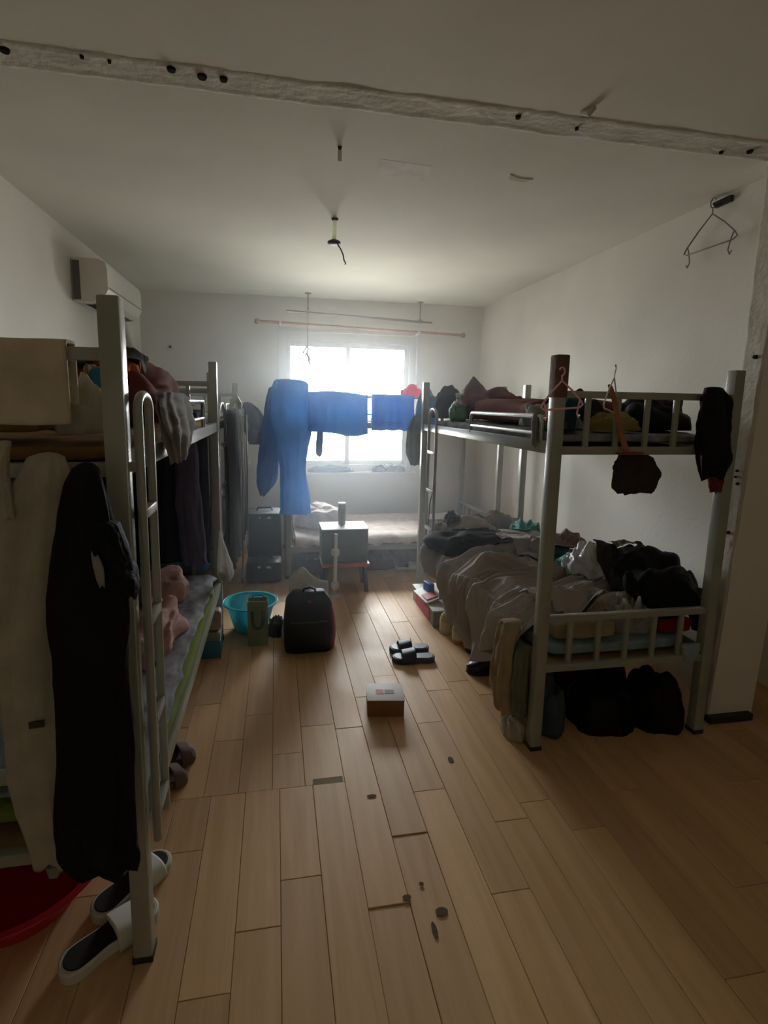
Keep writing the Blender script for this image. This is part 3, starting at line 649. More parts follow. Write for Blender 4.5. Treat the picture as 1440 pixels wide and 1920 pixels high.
# dark curtains inside the left lower bunk
def curt(p0, p1, z0, z1, n, amp, seed):
    p0 = Vector((p0[0], p0[1], 0)); p1 = Vector((p1[0], p1[1], 0)); nrm = Vector((-(p1-p0).y, (p1-p0).x, 0)).normalized()
    def fn(u, v):
        p = p0.lerp(p1, v); a = amp*(math.sin(v*n*2*PI+1.2*nz(u*2, v*3, seed))+.5*nz(v*n*1.3, u*2, seed+3))*(.5+.5*u)
        p = p+nrm*a
        return Vector((p.x, p.y, lerp(z1, z0, u)+.01*nz(v*8, 0, seed)))
    return fn
mb = MB(); sheet(mb, curt((-1.22, 3.285), (-.415, 3.285), .55, 1.365, 7, .022, 1), 30, 150); tag(mb.build('bed_curtain', CURT, solid=.004, ang=180), 'dark navy curtain across the far end of the left lower bunk', 'curtain', 'dark bed curtains')
mb = MB(); sheet(mb, curt((-1.235, 1.42), (-1.235, 3.20), .55, 1.365, 12, .02, 2), 30, 200); tag(mb.build('bed_curtain', CURT, solid=.004, ang=180), 'dark navy curtain along the wall side of the left lower bunk', 'curtain', 'dark bed curtains')
hang('violet_jacket', VIOLET, 'violet jacket hanging inside the left lower bunk before the dark curtain', 'jacket', [(-.50, 3.17, 1.36), (-.52, 3.17, 1.22), (-.52, 3.17, 1.0), (-.505, 3.17, .75), (-.495, 3.17, .58)], [.03, .06, .07, .07, .07], [.02, .03, .04, .04, .035], 61, folds=5, amp=.35)
# red basin, slide sandals, felt slippers by the left bunk
def basin(name, label, c, rt, rb_, h, m):
    r = thing(name, (c[0], c[1], 0), label, 'wash basin')
    mb = MB(); t = .004
    mb.lathe([(rb_, .006), (rb_+.004, .001), (rb_*.96, .0), (rb_, 0.0), (rb_+(rt-rb_)*.5, h*.45), (rt, h*.96), (rt+.018, h*.985), (rt+.020, h), (rt+.004, h), (rt-t, h*.95), (rb_+(rt-rb_)*.5-t, h*.45), (rb_-t, .012), (rb_*.5, .010)], (c[0], c[1], .0), 56)
    mb.build('bowl', m, r, ang=30)
    mb = MB(); mb.tube([(c[0]+(rt+.019)*math.cos(a), c[1]+(rt+.019)*math.sin(a), h-.004) for a in [2*PI*k/48 for k in range(48)]], .005, 8, closed=True); mb.build('rim', m, r)
    return r
basin('wash_basin', 'large red plastic basin on the floor under the hanging coats', (-.80, 1.58, 0), .235, .16, .13, REDP)
def sole_pts(L, Wd, n=40, side=1):
    out = []
    prof = [.80, .82, .84, .84, .81, .77, .75, .79, .88, .96, 1.0, .99, .97, .95, .93]
    rd = lambda t: (1-max(0, 1-t/.14)**2)**.5*(1-max(0, 1-(1-t)/.20)**2.2)**.5
    for k in range(n+1): t = .5-.5*math.cos(PI*k/n); out.append((t*L, curve(prof, t)*rd(t)*Wd/2*(1.02 if side > 0 else .98)+side*.004*math.sin(PI*t)))
    for k in range(n-1, 0, -1): t = .5-.5*math.cos(PI*k/n); out.append((t*L, -curve(prof, t)*rd(t)*Wd/2+side*.004*math.sin(PI*t)))
    return out
def slide(name, label, heel, toe, ms, mf, group, Wd=.10, th=.03, strap=(.50, .82), sh=.055, rim=True, cat='slipper', mstrap=None):
    heel = Vector((*heel, 0)); toe = Vector((*toe, 0)); d = toe-heel; L = d.length; a = math.atan2(d.y, d.x)
    r = thing(name, tuple((heel+toe)/2), label, cat, group)
    tr_ = lambda x, y: (heel.x+x*math.cos(a)-y*math.sin(a), heel.y+x*math.sin(a)+y*math.cos(a))
    pts = sole_pts(L, Wd)
    mb = MB(); mb.poly([tr_(x, y) for x, y in pts], 0, th); mb.build('sole', ms, r, bev=.005, ang=60)
    mb = MB(); mb.poly([tr_(L*.5+(x-L*.5)*.91, y*.84) for x, y in pts], th-.004, th+.003); mb.build('footbed', mf, r, bev=.002, ang=60)
    def st(u, v):
        x = L*lerp(*strap, u); w = Wd/2*(.80+.16*math.sin(PI*(u*.6+.2)))+.006; an = PI*v
        s_ = lambda q: math.copysign(abs(q)**.7, q)
        return Vector((*tr_(x, w*s_(math.cos(an))), th*.35+sh*(1-.28*u)*s_(math.sin(an))))
    mb = MB(); sheet(mb, st, 14, 26); mb.build('strap', mstrap or ms, r, solid=.007)
    return r
slide('slide_sandal', 'white slide sandal with black footbed nearest the camera beside the left bunk post', (-.590, 1.300), (-.375, 1.475), RUBW, RUBK, 'white slide sandals', Wd=.105, th=.035)
slide('slide_sandal', 'white slide sandal with black footbed behind the first, beside the red basin', (-.555, 1.455), (-.375, 1.652), RUBW, RUBK, 'white slide sandals', Wd=.105, th=.035)
slide('felt_slipper', 'mauve-grey slipper nearer the camera at the left ladder foot', (-.50, 1.97), (-.385, 2.06), BRSHOE, BRSHOE, 'grey slippers by the ladder', Wd=.10, th=.03, sh=.07)
slide('felt_slipper', 'mauve-grey slipper farther from the camera at the left ladder foot', (-.50, 2.11), (-.37, 2.19), BRSHOE, BRSHOE, 'grey slippers by the ladder', Wd=.10, th=.03, sh=.07)

# ------------------------------------------------------------------ back left bunk and the corner
wrap('grey_mattress', GREY, 'grey mattress on the upper level of the back left bunk', 'mattress', (-1.24, 3.48, 1.40), (-.44, 5.31, 1.46), 3, .006)
wrap('grey_blanket', SLATE, 'slate blanket on the lower level of the back left bunk', 'blanket', (-1.24, 3.48, .385), (-.44, 5.31, .50), 9, .02)
mb = MB(); sheet(mb, curt((-.322, 3.66), (-.300, 5.0), .34, 1.50, 8, .022, 5), 40, 120); tag(mb.build('side_curtain', fabric('dark_brown_curtain', '#2b2823', .04), solid=.004, ang=180), 'dark brown curtain hung along the side of the back left bunk', 'curtain')
r = thing('plastic_sheet', (-.345, 3.9, .95), 'narrow streak of clear plastic sheeting hanging by the back left ladder', 'plastic sheet')
mb = MB(); garment(mb, [(-.265, 3.92, 1.50), (-.255, 3.94, 1.42), (-.255, 3.95, 1.25), (-.25, 3.96, 1.05)], [.02, .10, .06, .010], [.010, .014, .012, .006], folds=7, amp=.5, seed=71, rot=PI/2); mb.build('film', PLASTC, r, ang=180)
r = thing('green_handle_hook', (-.36, 4.07, 1.5), 'pale green plastic handle hooked over the back left bunk rail', 'handle')
mb = MB(); mb.tube([(-.34, 4.09, 1.50), (-.325, 4.10, 1.57), (-.30, 4.12, 1.585), (-.28, 4.14, 1.55), (-.275, 4.15, 1.51)], [.012, .022, .026, .022, .012], 12); mb.build('handle', mat('mint_plastic', '#b6c9b4', .4), r)
for n_, (x, y, zb, x2, y2) in enumerate(((-.252, 4.20, .27, -.245, 3.66), (-.245, 4.50, .35, -.235, 4.25))):
    r = thing('thin_cane', (x, y, zb), ['thin dark cane leaning from the back left bunk down to the cyan basin', 'thin grey cane hanging beside the brown curtain at the back left bunk'][n_], 'cane')
    mb = MB(); mb.tube([(x, y, 1.45), (lerp(x, x2, .5), lerp(y, y2, .5), .9), (x2, y2, zb)], .005, 8); mb.build('cane', mat('grey_cane_%d' % n_, '#77766c', .4), r)
    mb = MB(); mb.tube([(x2, y2, zb+.05), (x2, y2, zb)], .008, 8); mb.build('tip', DARKP, r)
hang('navy_hoodie', NAVY, 'navy hoodie hanging from the far post of the back left bunk', 'hoodie', [(-.27, 5.06, 1.56), (-.23, 5.06, 1.48), (-.205, 5.06, 1.36), (-.19, 5.06, 1.25), (-.19, 5.06, 1.16)], [.03, .08, .10, .10, .06], [.02, .04, .05, .045, .03], 75, folds=5, amp=.4)
r = thing('plastic_bag', (-.31, 3.12, .46), 'clear plastic bag of something pink hanging at the far post of the left bunk', 'bag')
mb = MB(); garment(mb, [(-.335, 3.10, .80), (-.327, 3.10, .72), (-.315, 3.10, .62), (-.305, 3.10, .545), (-.305, 3.10, .50)], [.006, .018, .036, .046, .03], [.006, .02, .036, .046, .03], folds=6, amp=.3, seed=81); mb.build('film', PLASTC, r, ang=180)
mb = MB(); heap(mb, (-.305, 3.10, .508), (.032, .032), .055, 5); mb.build('contents', mat('salmon_plastic', '#b56a60', .5), r, ang=180)

def suitcase(label, a, b, m, rz=0):
    c = [(a[i]+b[i])/2 for i in range(3)]
    r = thing('suitcase', (c[0], c[1], 0), label, 'suitcase', 'dark suitcases')
    mb = MB(); mb.b2((a[0], a[1], a[2]+.02), b, .03); mb.build('shell', m, r)
    for k in range(5):
        x = lerp(a[0]+.05, b[0]-.05, k/4); mb = MB(); mb.b2((x-.008, a[1]-.004, a[2]+.06), (x+.008, a[1]+.01, b[2]-.05), .003); mb.build('rib', m, r)
    mb = MB(); mb.tube([(c[0]-.07, c[1], b[2]-.005), (c[0]-.06, c[1], b[2]+.025), (c[0]+.06, c[1], b[2]+.025), (c[0]+.07, c[1], b[2]-.005)], .009, 8); mb.build('handle', DARKP, r)
    mb = MB(); mb.b2((c[0]-.055, a[1]-.008, b[2]-.05), (c[0]-.03, a[1]+.01, b[2]-.03), .003); mb.b2((c[0]+.02, a[1]-.008, b[2]-.055), (c[0]+.06, a[1]+.01, b[2]-.03), .003); mb.build('latch', CHROME, r)
    for x in (a[0]+.05, b[0]-.05):
        mb = MB(); mb.cyl((x-.01, c[1], .0201), (x+.01, c[1], .0201), .02, seg=14); mb.build('wheel', DARKP, r)
    return r
suitcase('large dark teal suitcase standing in the corner by the back wall', (-.262, 4.62, 0), (.04, 4.90, .575), SUIT)
suitcase('smaller dark suitcase lying before the large teal one behind the cyan basin', (-.262, 4.36, 0), (.04, 4.58, .20), mat('black_luggage', '#1b2023', .5))
suitcase('dark blue suitcase pushed under the left end of the window bunk', (.16, 4.56, 0), (.46, 4.95, .20), mat('navy_luggage', '#2a3142', .5))

# ------------------------------------------------------------------ clothes over the upper rail of the window bunk
B = 4.425
hang('blue_coat', BLUE, 'long blue work coat draped over the left end of the window bunk', 'coat', [(.10, B, 1.755), (.125, B, 1.71), (.13, B-.005, 1.55), (.135, B-.01, 1.35), (.14, B-.01, 1.05), (.155, B-.01, .80), (.155, B-.01, .61)], [.09, .145, .155, .15, .105, .115, .125], [.05, .05, .05, .05, .045, .045, .04], 91, folds=8, amp=.35, rag=.03)
hang('blue_jacket', SLATE, 'slate blue jacket hanging left of the long blue coat by the back wall', 'jacket', [(.0, 4.56, 1.70), (-.03, 4.56, 1.55), (-.045, 4.56, 1.30), (-.065, 4.56, 1.05), (-.09, 4.56, .86), (-.12, 4.56, .755)], [.05, .06, .075, .085, .075, .022], [.03, .04, .045, .045, .04, .02], 92, folds=6, amp=.4, rag=.04)
mb = MB()
def quilt(u, v):
    x = .268+.512*u; s = v
    top = 1.665-.05*abs(u-.35)**1.4-.02*nz(u*4, 2, 1); bot = 1.315-.035*math.exp(-((u-.72)/.25)**2)+.01*nz(u*5, 0, 3)
    th = 2*PI*s; e = lambda q, p: math.copysign(abs(q)**p, q)
    y = B-.01+(.06+.012*nz(u*4, s*5, 2))*e(math.cos(th), .7)*(min(1, u/.06)**.5)*(min(1, (1-u)/.05)**.5+.02); z = (top+bot)/2+(top-bot)/2*e(math.sin(th), .45)
    y += .014*math.sin(u*25+nz(u*3, z*4, 1)*4)*(.5-.5*math.sin(th))
    return Vector((x+.008*nz(z*9, 0, 1), y, z))
mb.grid(quilt, 60, 70, wrap=True, capu=True); tag(mb.build('blue_quilt', BLUE, ang=180), 'thick blue quilt hung over the middle of the window bunk upper rail', 'quilt')
nj = thing('blue_work_jacket', (1.0, B, 1.33), 'bright blue work jacket folded over the window bunk rail before the right pane', 'jacket')
mb = MB()
def jack(u, v):
    x = .815+.375*u; th = 2*PI*v; e = lambda q, p: math.copysign(abs(q)**p, q)
    top = 1.645+.004*nz(u*6, 0, 5); bot = 1.335+.008*nz(u*7, 0, 6)
    y = B+.055*e(math.cos(th), .6)*min(1, .15+u/.04)*min(1, .15+(1-u)/.04); z = (top+bot)/2+(top-bot)/2*e(math.sin(th), .35)
    y += .010*nz(u*8, z*8, 2)+.006*math.sin(z*40+u*3)
    return Vector((x+.006*nz(z*9, 0, 7), y, z))
mb.grid(jack, 50, 70, wrap=True, capu=True); mb.build('body', BLUE2, nj, ang=180)
for z in (1.49, 1.40):
    mb = MB(); mb.b2((.84, B-.058, z), (1.08, B-.048, z+.004), .001); mb.build('stripe', mat('pale_blue_piping_%d' % int(z*100), '#5b86c4', .7), nj)
lump('backpack', SLATE, 'rounded slate backpack at the right end of the window bunk rail', 'backpack', (1.30, B-.02, 1.37), (.095, .08), .33, 95, amp=.12, crease=.25)
lump('pink_bundle', HOTPINK, 'hot pink cloth on top at the right end of the window bunk', 'cloth', (1.22, 4.64, 1.62), (.09, .06), .11, 96, amp=.35)
hang('grey_hanging_shirt', fabric('slate_grey_shirt', '#737d7d', .2), 'grey shirt hanging below the slate backpack beside the right ladder', 'shirt', [(1.255, B-.16, 1.50), (1.215, B-.16, 1.44), (1.195, B-.16, 1.28), (1.19, B-.16, 1.14), (1.20, B-.16, 1.05)], [.035, .085, .095, .09, .06], [.02, .035, .035, .035, .025], 97, folds=5, amp=.3)
hang('cloth_strap', SLATE, 'dark tie-like strap hanging below the blue quilt in the window', 'strap', [(.375, B+.03, 1.34), (.372, B+.03, 1.28), (.368, B+.03, 1.20), (.366, B+.03, 1.125), (.372, B+.03, 1.10)], [.026, .028, .030, .026, .003], [.006, .008, .008, .008, .002], 98, folds=3, amp=.1)
wrap('upper_mattress', SHEETW, 'thin pale mattress on the upper level of the window bunk', 'mattress', (.14, 4.56, 1.375), (2.02, 5.46, 1.42), 3, .006)
# lower level of the window bunk
wrap('lower_mattress', mat('grey_pink_mattress_cloth', '#a39a94', .9, var=.08), 'thick grey mattress on the lower level of the window bunk', 'mattress', (.14, 4.49, .292), (2.02, 5.46, .352), 3, .008)
def bsheet(u, v):
    x = lerp(.16, 1.98, v); y = lerp(5.40, 4.50, u); z = .372+.014*(ridge(x*3, y*2+x, 2)-.3)+.010*nz(x*6, y*6, 1)
    if u > .9: k = (u-.9)/.1; y = 4.54-.075*min(1, k*1.6); z -= (.075+.03*nz(x*14, 0, 3))*k**1.5
    return Vector((x, y, z))
mb = MB(); sheet(mb, bsheet, 70, 150); settle(mb.bm, .010); tag(mb.build('bed_sheet', fabric('pale_pinkish_sheet', '#d8cbc2', .1), solid=.006, ang=180), 'pale pinkish sheet on the lower level of the window bunk', 'sheet')
lump('folded_quilt', fabric('pale_quilt', '#cfc3c0', .2), 'pale folded quilt heaped at the left of the window bunk lower bed', 'quilt', (.41, 4.92, .39), (.22, .20), .20, 101, amp=.22)
# cartons and stool in front of the window bunk
r = thing('plastic_stool', (.56, 4.2, 0), 'orange plastic stool under the grey green carton', 'stool')
mb = MB(); mb.b2((.36, 4.06, .225), (.76, 4.36, .255), .012); mb.build('seat', ORNG, r)
for x in (.40, .72):
    for y in (4.10, 4.32):
        mb = MB(); mb.tube([(x, y, .226), (x+(.02 if x > .5 else -.02), y, 0)], [.014, .018], 8); mb.build('leg', mat('dark_stool_leg', '#3a3532', .6), r)
r = thing('carton', (.56, 4.2, .255), 'grey green carton with a lit white top on the orange stool', 'carton')
mb = MB(); mb.b2((.365, 4.09, .256), (.745, 4.36, .535), .004); mb.build('body', CARDG, r)
mb = MB(); mb.box((.555, 4.225, .540), (.39, .28, .006), bev=.002); mb.build('lid', CARDW, r)  # white lid also paints in the light on the box top
r = thing('tin_canister', (.56, 4.28, .543), 'grey cylindrical canister standing on the carton', 'canister')
mb = MB(); mb.cyl((.548, 4.28, .543), (.548, 4.28, .715), .032, seg=28); mb.build('body', mat('grey_tin', '#9ba0a0', .4, metal=.3), r)
mb = MB(); mb.cyl((.548, 4.28, .715), (.548, 4.28, .727), .034, seg=28); mb.build('lid', CARDW, r)
r = thing('upright_pole', (.466, 4.02, 0), 'white upright pole with round knobs before the carton', 'pole')
mb = MB(); mb.cyl((.470, 4.03, .52), (.462, 4.02, .012), .015, seg=16); mb.build('pole', PVC, r)
for z in (.09, .37):
    mb = MB(); mb.lathe([(.006, -.035), (.03, -.024), (.036, 0), (.03, .024), (.006, .035)], (.465, 4.02, z), 20); mb.build('knob', PVC, r)
mb = MB(); mb.lathe([(.05, 0), (.05, .006), (.02, .014), (.01, .03)], (.462, 4.02, 0), 24); mb.build('base', PVC, r)
lump('red_brown_bag', BROWNRED, 'red-brown bag on the floor under the window bunk', 'bag', (.98, 4.75, 0), (.14, .12), .17, 103)
slide('shoe', 'pale grey shoe lying under the window bunk', (1.12, 4.66), (1.36, 4.60), RUBW, GREY, 'shoes under beds', Wd=.10, th=.03, sh=.06, cat='shoe')
# window sill things
for n_, (x0, x1, h_, lab, m_) in enumerate(((.34, .82, .05, 'long dark rolled cloth lying on the left of the window sill', SLATE), (1.06, 1.22, .045, 'small dark folded cloth on the right of the window sill', NAVY), (1.20, 1.43, .06, 'crumpled grey plastic bag at the right end of the window sill', mat('grey_plastic_film', '#77777c', .3, trans=.2)))):
    lump('sill_cloth', m_, lab, 'cloth', ((x0+x1)/2, 5.655, wz0+.002), ((x1-x0)/2, .035), h_*1.4, 110+n_, amp=.3)

# ------------------------------------------------------------------ middle of the floor
basin('wash_basin', 'cyan plastic basin on the floor by the back left bunk', (-.183, 3.50, 0), .165, .11, .20, CYAN)
r = thing('card', (-.22, 3.46, .05), 'white angled card standing inside the cyan basin', 'card')
mb = MB(); pts = [(-.275, 3.47, .06), (-.20, 3.45, .045), (-.192, 3.45, .265), (-.215, 3.45, .25)]
va = [mb.bm.verts.new(Vector(p)) for p in pts]; vb = [mb.bm.verts.new(Vector(p)+Vector((0, .006, 0))) for p in pts]
mb.bm.faces.new(va); mb.bm.faces.new(vb[::-1])
for i in range(4): mb.bm.faces.new((va[i], va[(i+1) % 4], vb[(i+1) % 4], vb[i]))
mb.build('card', CARDW, r)
r = thing('paper_bag', (-.125, 3.25, 0), 'sage green paper bag with a dark green print beside the cyan basin', 'paper bag')
mb = MB(); mb.lathe([(.072, 0), (.074, .01), (.070, .15), (.068, .30), (.064, .30), (.066, .15), (.07, .008), (.01, .006)], (-.125, 3.255, 0), 4, sx=1.32, sy=.75)
bmesh.ops.rotate(mb.bm, verts=mb.bm.verts, cent=(-.125, 3.255, 0), matrix=Matrix.Rotation(PI/4, 3, 'Z')) if False else None
mb.bm.free(); mb = MB()
mb.b2((-.19, 3.215, 0), (-.062, 3.295, .006)); 
for a, b in (((-.19, 3.215, .003), (-.062, 3.2185, .300)), ((-.19, 3.2915, .003), (-.062, 3.295, .300)), ((-.19, 3.2185, .003), (-.1865, 3.2915, .300)), ((-.0655, 3.2185, .003), (-.062, 3.2915, .300))): mb.b2(a, b)
mb.build('sheet_body', PAPERG, r, smooth=False)
mb = MB(); mb.tube([(-.160, 3.212, .235), (-.160, 3.212, .165), (-.150, 3.212, .128), (-.126, 3.212, .115), (-.102, 3.212, .128), (-.092, 3.212, .165), (-.092, 3.212, .235)], .010, 8); mb.build('handle_cord', DKGREEN, r)
mb = MB(); mb.tube([(-.165, 3.2925, .30), (-.15, 3.297, .31), (-.10, 3.297, .31), (-.085, 3.2925, .30)], .004, 8); mb.build('rear_handle', DKGREEN, r)
r = thing('blue_carton', (-.40, 3.10, 0), 'blue and grey carton on the floor at the far foot of the left bunk', 'carton')
mb = MB(); mb.b2((-.465, 3.08, 0), (-.345, 3.20, .11), .005); mb.build('base', BLUEP, r)
mb = MB(); mb.b2((-.462, 3.083, .11), (-.348, 3.197, .165), .004); mb.build('upper_half', mat('grey_carton', '#7d8583', .6), r)
r = thing('tissue_pack', (-.40, 3.14, .166), 'beige wrapped pack with a dark mark on top of the blue carton', 'pack')
mb = MB(); pad(mb, (-.46, 3.09, .166), (-.335, 3.19, .30), 4, .010, rnd=.45); mb.build('wrapper', fabric('beige_wrapper', '#a69883', .1, rough=.5), r, ang=180)
mb = MB(); mb.cyl((-.425, 3.086, .225), (-.425, 3.094, .225), .016, seg=16); mb.build('print', HOLE, r)
lump('black_pouch', BLACKN, 'small black bag between the green paper bag and the backpack', 'bag', (-.01, 3.38, 0), (.055, .06), .12, 121, amp=.3)
lump('white_bag', PLASTW, 'small white plastic bag tucked against the left of the backpack', 'bag', (.055, 3.33, 0), (.03, .05), .13, 122, amp=.25)
# backpack
r = thing('backpack', (.20, 3.16, 0), 'black backpack with a red side panel standing on the floor', 'backpack')
def pack(u, v):
    z = u*.375; th = 2*PI*v; e = lambda q, p: math.copysign(abs(q)**p, q)
    w = curve([.150, .156, .158, .157, .154, .150, .140, .10], u); d = curve([.10, .115, .12, .115, .105, .095, .08, .04], u)
    return Vector((.195+w*e(math.cos(th), .45)+.006*nz(z*9, th, 1), 3.17+d*e(math.sin(th), .5)+.006*nz(th*2, z*8, 4), z))
mb = MB(); mb.grid(pack, 40, 64, wrap=True, capu=True); mb.build('body', BLACKN, r, ang=180)
def pocket(u, v):
    x = lerp(.07, .315, v); z = lerp(.02, .20, u); d = .035*(math.sin(PI*v)**.35)*(math.sin(PI*u)**.35)
    return Vector((x, 3.075-d, z))
mb = MB(); sheet(mb, pocket, 24, 30); mb.build('front_pocket', BLACKN, r, ang=180)
mb = MB(); mb.tube([(.075+.235*k/14, 3.052+.004*math.cos(k), .215-.004*math.cos(PI*(k-7)/14)) for k in range(15)], .004, 6); mb.build('zipper', GREYPR, r)
def side(u, v):
    z = lerp(.015, .29, u); y = lerp(3.10, 3.25, v); bulge = math.sin(PI*v)**.4*math.sin(PI*(u*.9+.1))**.4
    return Vector((.338+.040*bulge*(1-.35*u), y, z))
mb = MB(); sheet(mb, side, 24, 24); mb.build('side_pocket', REDN, r, ang=180)
mb = MB(); mb.tube([(.16, 3.15, .365), (.165, 3.15, .395), (.205, 3.15, .405), (.235, 3.15, .392), (.24, 3.15, .362)], .008, 8); mb.build('top_handle', BLACKN, r)
mb = MB(); mb.box((.195, 3.078, .335), (.022, .010, .016), bev=.003); mb.build('badge', REDN, r)
for s in (-1, 1):
    mb = MB(); mb.tube([(.195+s*.07, 3.285, .34), (.195+s*.085, 3.31, .22), (.195+s*.10, 3.285, .05)], .014, 8); mb.build('shoulder_strap', BLACKN, r)
def fold(u, v):
    x = lerp(.075, .335, u); h_ = .372+.085*math.exp(-((u-.32)/.24)**2)-.05*max(0, u-.6)
    y = 3.292+.05*(v-.5); return Vector((x, y+.01*nz(u*6, v*3, 1), h_-.14*(1-v)*(1-u*.3)+.03))
mb = MB(); sheet(mb, fold, 40, 14); tag(mb.build('crumpled_paper_bag', mat('crumpled_white_paper', '#cfcdc8', .7, trans=.2), solid=.004), 'crumpled white paper bag resting on top of the backpack', 'paper bag')
# carton and slides on the floor
r = thing('carton_box', (.545, 2.42, 0), 'small closed carton with a red and grey print alone in the middle of the floor', 'carton')
M_ = Matrix.Translation((.545, 2.425, 0)) @ Matrix.Rotation(-.14, 4, 'Z')
mb = MB(); mb.box((.545, 2.425, .0425), (.185, .155, .085), rz=-.14, bev=.002); mb.build('body', CARD, r)
mb = MB(); mb.box((.545, 2.425, .0865), (.190, .160, .004), rz=-.14, bev=.001); mb.build('lid', CARDW, r)
p = M_ @ Vector((-.028, 0, .0892)); mb = MB(); mb.box(p, (.040, .042, .0012), rz=-.14); mb.build('red_print', REDPR, r, smooth=False)
p = M_ @ Vector((.022, 0, .0892)); mb = MB(); mb.box(p, (.050, .036, .0012), rz=-.14); mb.build('grey_print', GREYPR, r, smooth=False)
slide('slide_slipper', 'navy rubber slide nearer the small carton on the floor', (.955, 2.875), (.690, 2.90), NAVYR, GREYR, 'navy slides', Wd=.098, th=.032, strap=(.46, .78), sh=.065)
slide('slide_slipper', 'navy rubber slide farther from the small carton, nearer the window', (.955, 3.005), (.700, 3.02), NAVYR, GREYR, 'navy slides', Wd=.098, th=.032, strap=(.46, .78), sh=.065)

# ------------------------------------------------------------------ right bunk, upper level
wrap('upper_mattress', SHEET, 'grey patterned mattress on the upper level of the right bunk', 'mattress', (1.20, 2.055, 1.405), (1.975, 3.925, 1.452), 12, .010, rnd=.3)
wrap('dusky_quilt', BROWNRED, 'long dusky red-brown quilt on the right upper bunk behind the guard rail', 'quilt', (1.34, 2.55, 1.462), (1.95, 3.45, 1.605), 14, .03, freq=3)
lump('maroon_pillow', BROWNRED, 'peaked dusky red pillow at the far end of the right upper bunk', 'pillow', (1.56, 3.62, 1.465), (.28, .13), .20, 131, amp=.3)
r = thing('peaked_cushion', (1.50, 3.72, 1.58), 'pointed maroon cushion corner sticking up on the right upper bunk', 'cushion')
mb = MB(); garment(mb, [(1.500, 3.84, 1.785), (1.510, 3.84, 1.735), (1.525, 3.84, 1.66), (1.53, 3.84, 1.50)], [.004, .045, .10, .15], [.004, .025, .045, .06], folds=3, amp=.15, seed=132); mb.build('cover', RUST, r, ang=180)
lump('black_cloth', CHAR, 'dark folded cloth left of the maroon cushion on the right upper bunk', 'cloth', (1.30, 3.79, 1.465), (.12, .07), .23, 133, amp=.18, ex=4)
r = thing('green_bag', (1.235, 3.42, 1.455), 'green plastic bag tied at the top on the right upper bunk', 'bag')
mb = MB(); garment(mb, [(1.235, 3.42, 1.615), (1.235, 3.42, 1.59), (1.235, 3.42, 1.565), (1.235, 3.42, 1.52), (1.235, 3.42, 1.458)], [.02, .012, .04, .062, .05], [.02, .012, .04, .055, .045], folds=6, amp=.25, seed=134); mb.build('film', PLASTG, r, ang=180)
mb = MB(); garment(mb, [(1.235, 3.42, 1.645), (1.235, 3.42, 1.60), (1.235, 3.42, 1.575), (1.235, 3.42, 1.56)], [.022, .014, .030, .046], [.02, .014, .03, .044], folds=5, amp=.3, seed=135); mb.build('tied_top', PLASTW, r, ang=180)
lump('grey_cloth_pile', GREY, 'crumpled grey clothes by the guard rail near end of the right upper bunk', 'clothing', (1.29, 2.30, 1.466), (.09, .20), .11, 136, amp=.5)
hang('cloth_strip', GREY, 'grey cloth strip hung over the guard rail by the pink hanger', 'cloth', [(1.15, 2.16, 1.545), (1.146, 2.15, 1.50), (1.145, 2.145, 1.44), (1.15, 2.145, 1.39)], [.012, .022, .020, .024], [.01, .016, .014, .014], 137, folds=3, amp=.3)
lump('dark_bag_bundle', CHAR, 'dark bag behind the end bars of the right upper bunk', 'bag', (1.45, 2.36, 1.462), (.13, .13), .17, 138, amp=.3)
lump('dark_bag_bundle', BLACK, 'black bundle behind the end bars by the hanging black jacket', 'bundle', (1.80, 2.28, 1.462), (.17, .14), .16, 139, amp=.3)
lump('olive_cloth', fabric('olive_yellow_cloth', '#8a7a45', .05), 'olive yellow cloth between the end bars of the right upper bunk', 'cloth', (1.50, 2.12, 1.462), (.13, .05), .07, 140, amp=.4)
lump('teal_bag', TEAL, 'small dark teal bag beside the near post on the right upper bunk', 'bag', (1.27, 2.13, 1.462), (.055, .055), .12, 141, amp=.3)
r = thing('orange_strap', (1.43, 1.985, 1.36), 'orange strap hanging down over the end bars of the right bunk', 'strap')
mb = MB(); garment(mb, [(1.375, 1.988, 1.66), (1.40, 1.984, 1.60), (1.43, 1.984, 1.50), (1.462, 1.984, 1.42), (1.478, 1.984, 1.385)], [.010, .012, .013, .014, .016], [.003, .004, .004, .004, .004], folds=2, amp=.15, seed=142); mb.build('band', fabric('faded_orange_strap', '#a5714e', .1), r, ang=180)
mb = MB(); mb.b2((1.43, 1.978, 1.366), (1.56, 1.986, 1.376), .002); mb.build('loop', fabric('red_orange_strap', '#8a4230', .1), r)
r = thing('hanging_bag', (1.72, 2.12, 1.15), 'dark bag hanging below the upper end rail of the right bunk', 'bag')
mb = MB(); garment(mb, [(1.60, 2.10, 1.36), (1.62, 2.10, 1.325), (1.635, 2.11, 1.27), (1.635, 2.11, 1.20), (1.635, 2.11, 1.175)], [.06, .09, .105, .10, .08], [.02, .03, .035, .035, .02], folds=4, amp=.3, seed=143); mb.build('body', fabric('dim_brown_bag', '#3f3834', .02), r, ang=180)
hang('black_jacket', BLACK, 'black jacket hanging at the far right post of the right bunk', 'jacket', [(1.86, 1.975, 1.66), (1.87, 1.965, 1.60), (1.88, 1.965, 1.48), (1.89, 1.965, 1.38), (1.90, 1.965, 1.27)], [.03, .065, .075, .075, .05], [.02, .03, .035, .035, .02], 144, folds=5, amp=.4, rag=.05)
hang('rust_sleeve', fabric('rust_cloth', '#6e3523', .05), 'rust brown cloth end showing below the hanging black jacket', 'cloth', [(1.925, 1.975, 1.30), (1.93, 1.975, 1.25), (1.935, 1.975, 1.20)], [.03, .036, .024], [.015, .018, .012], 145, folds=4, amp=.3)
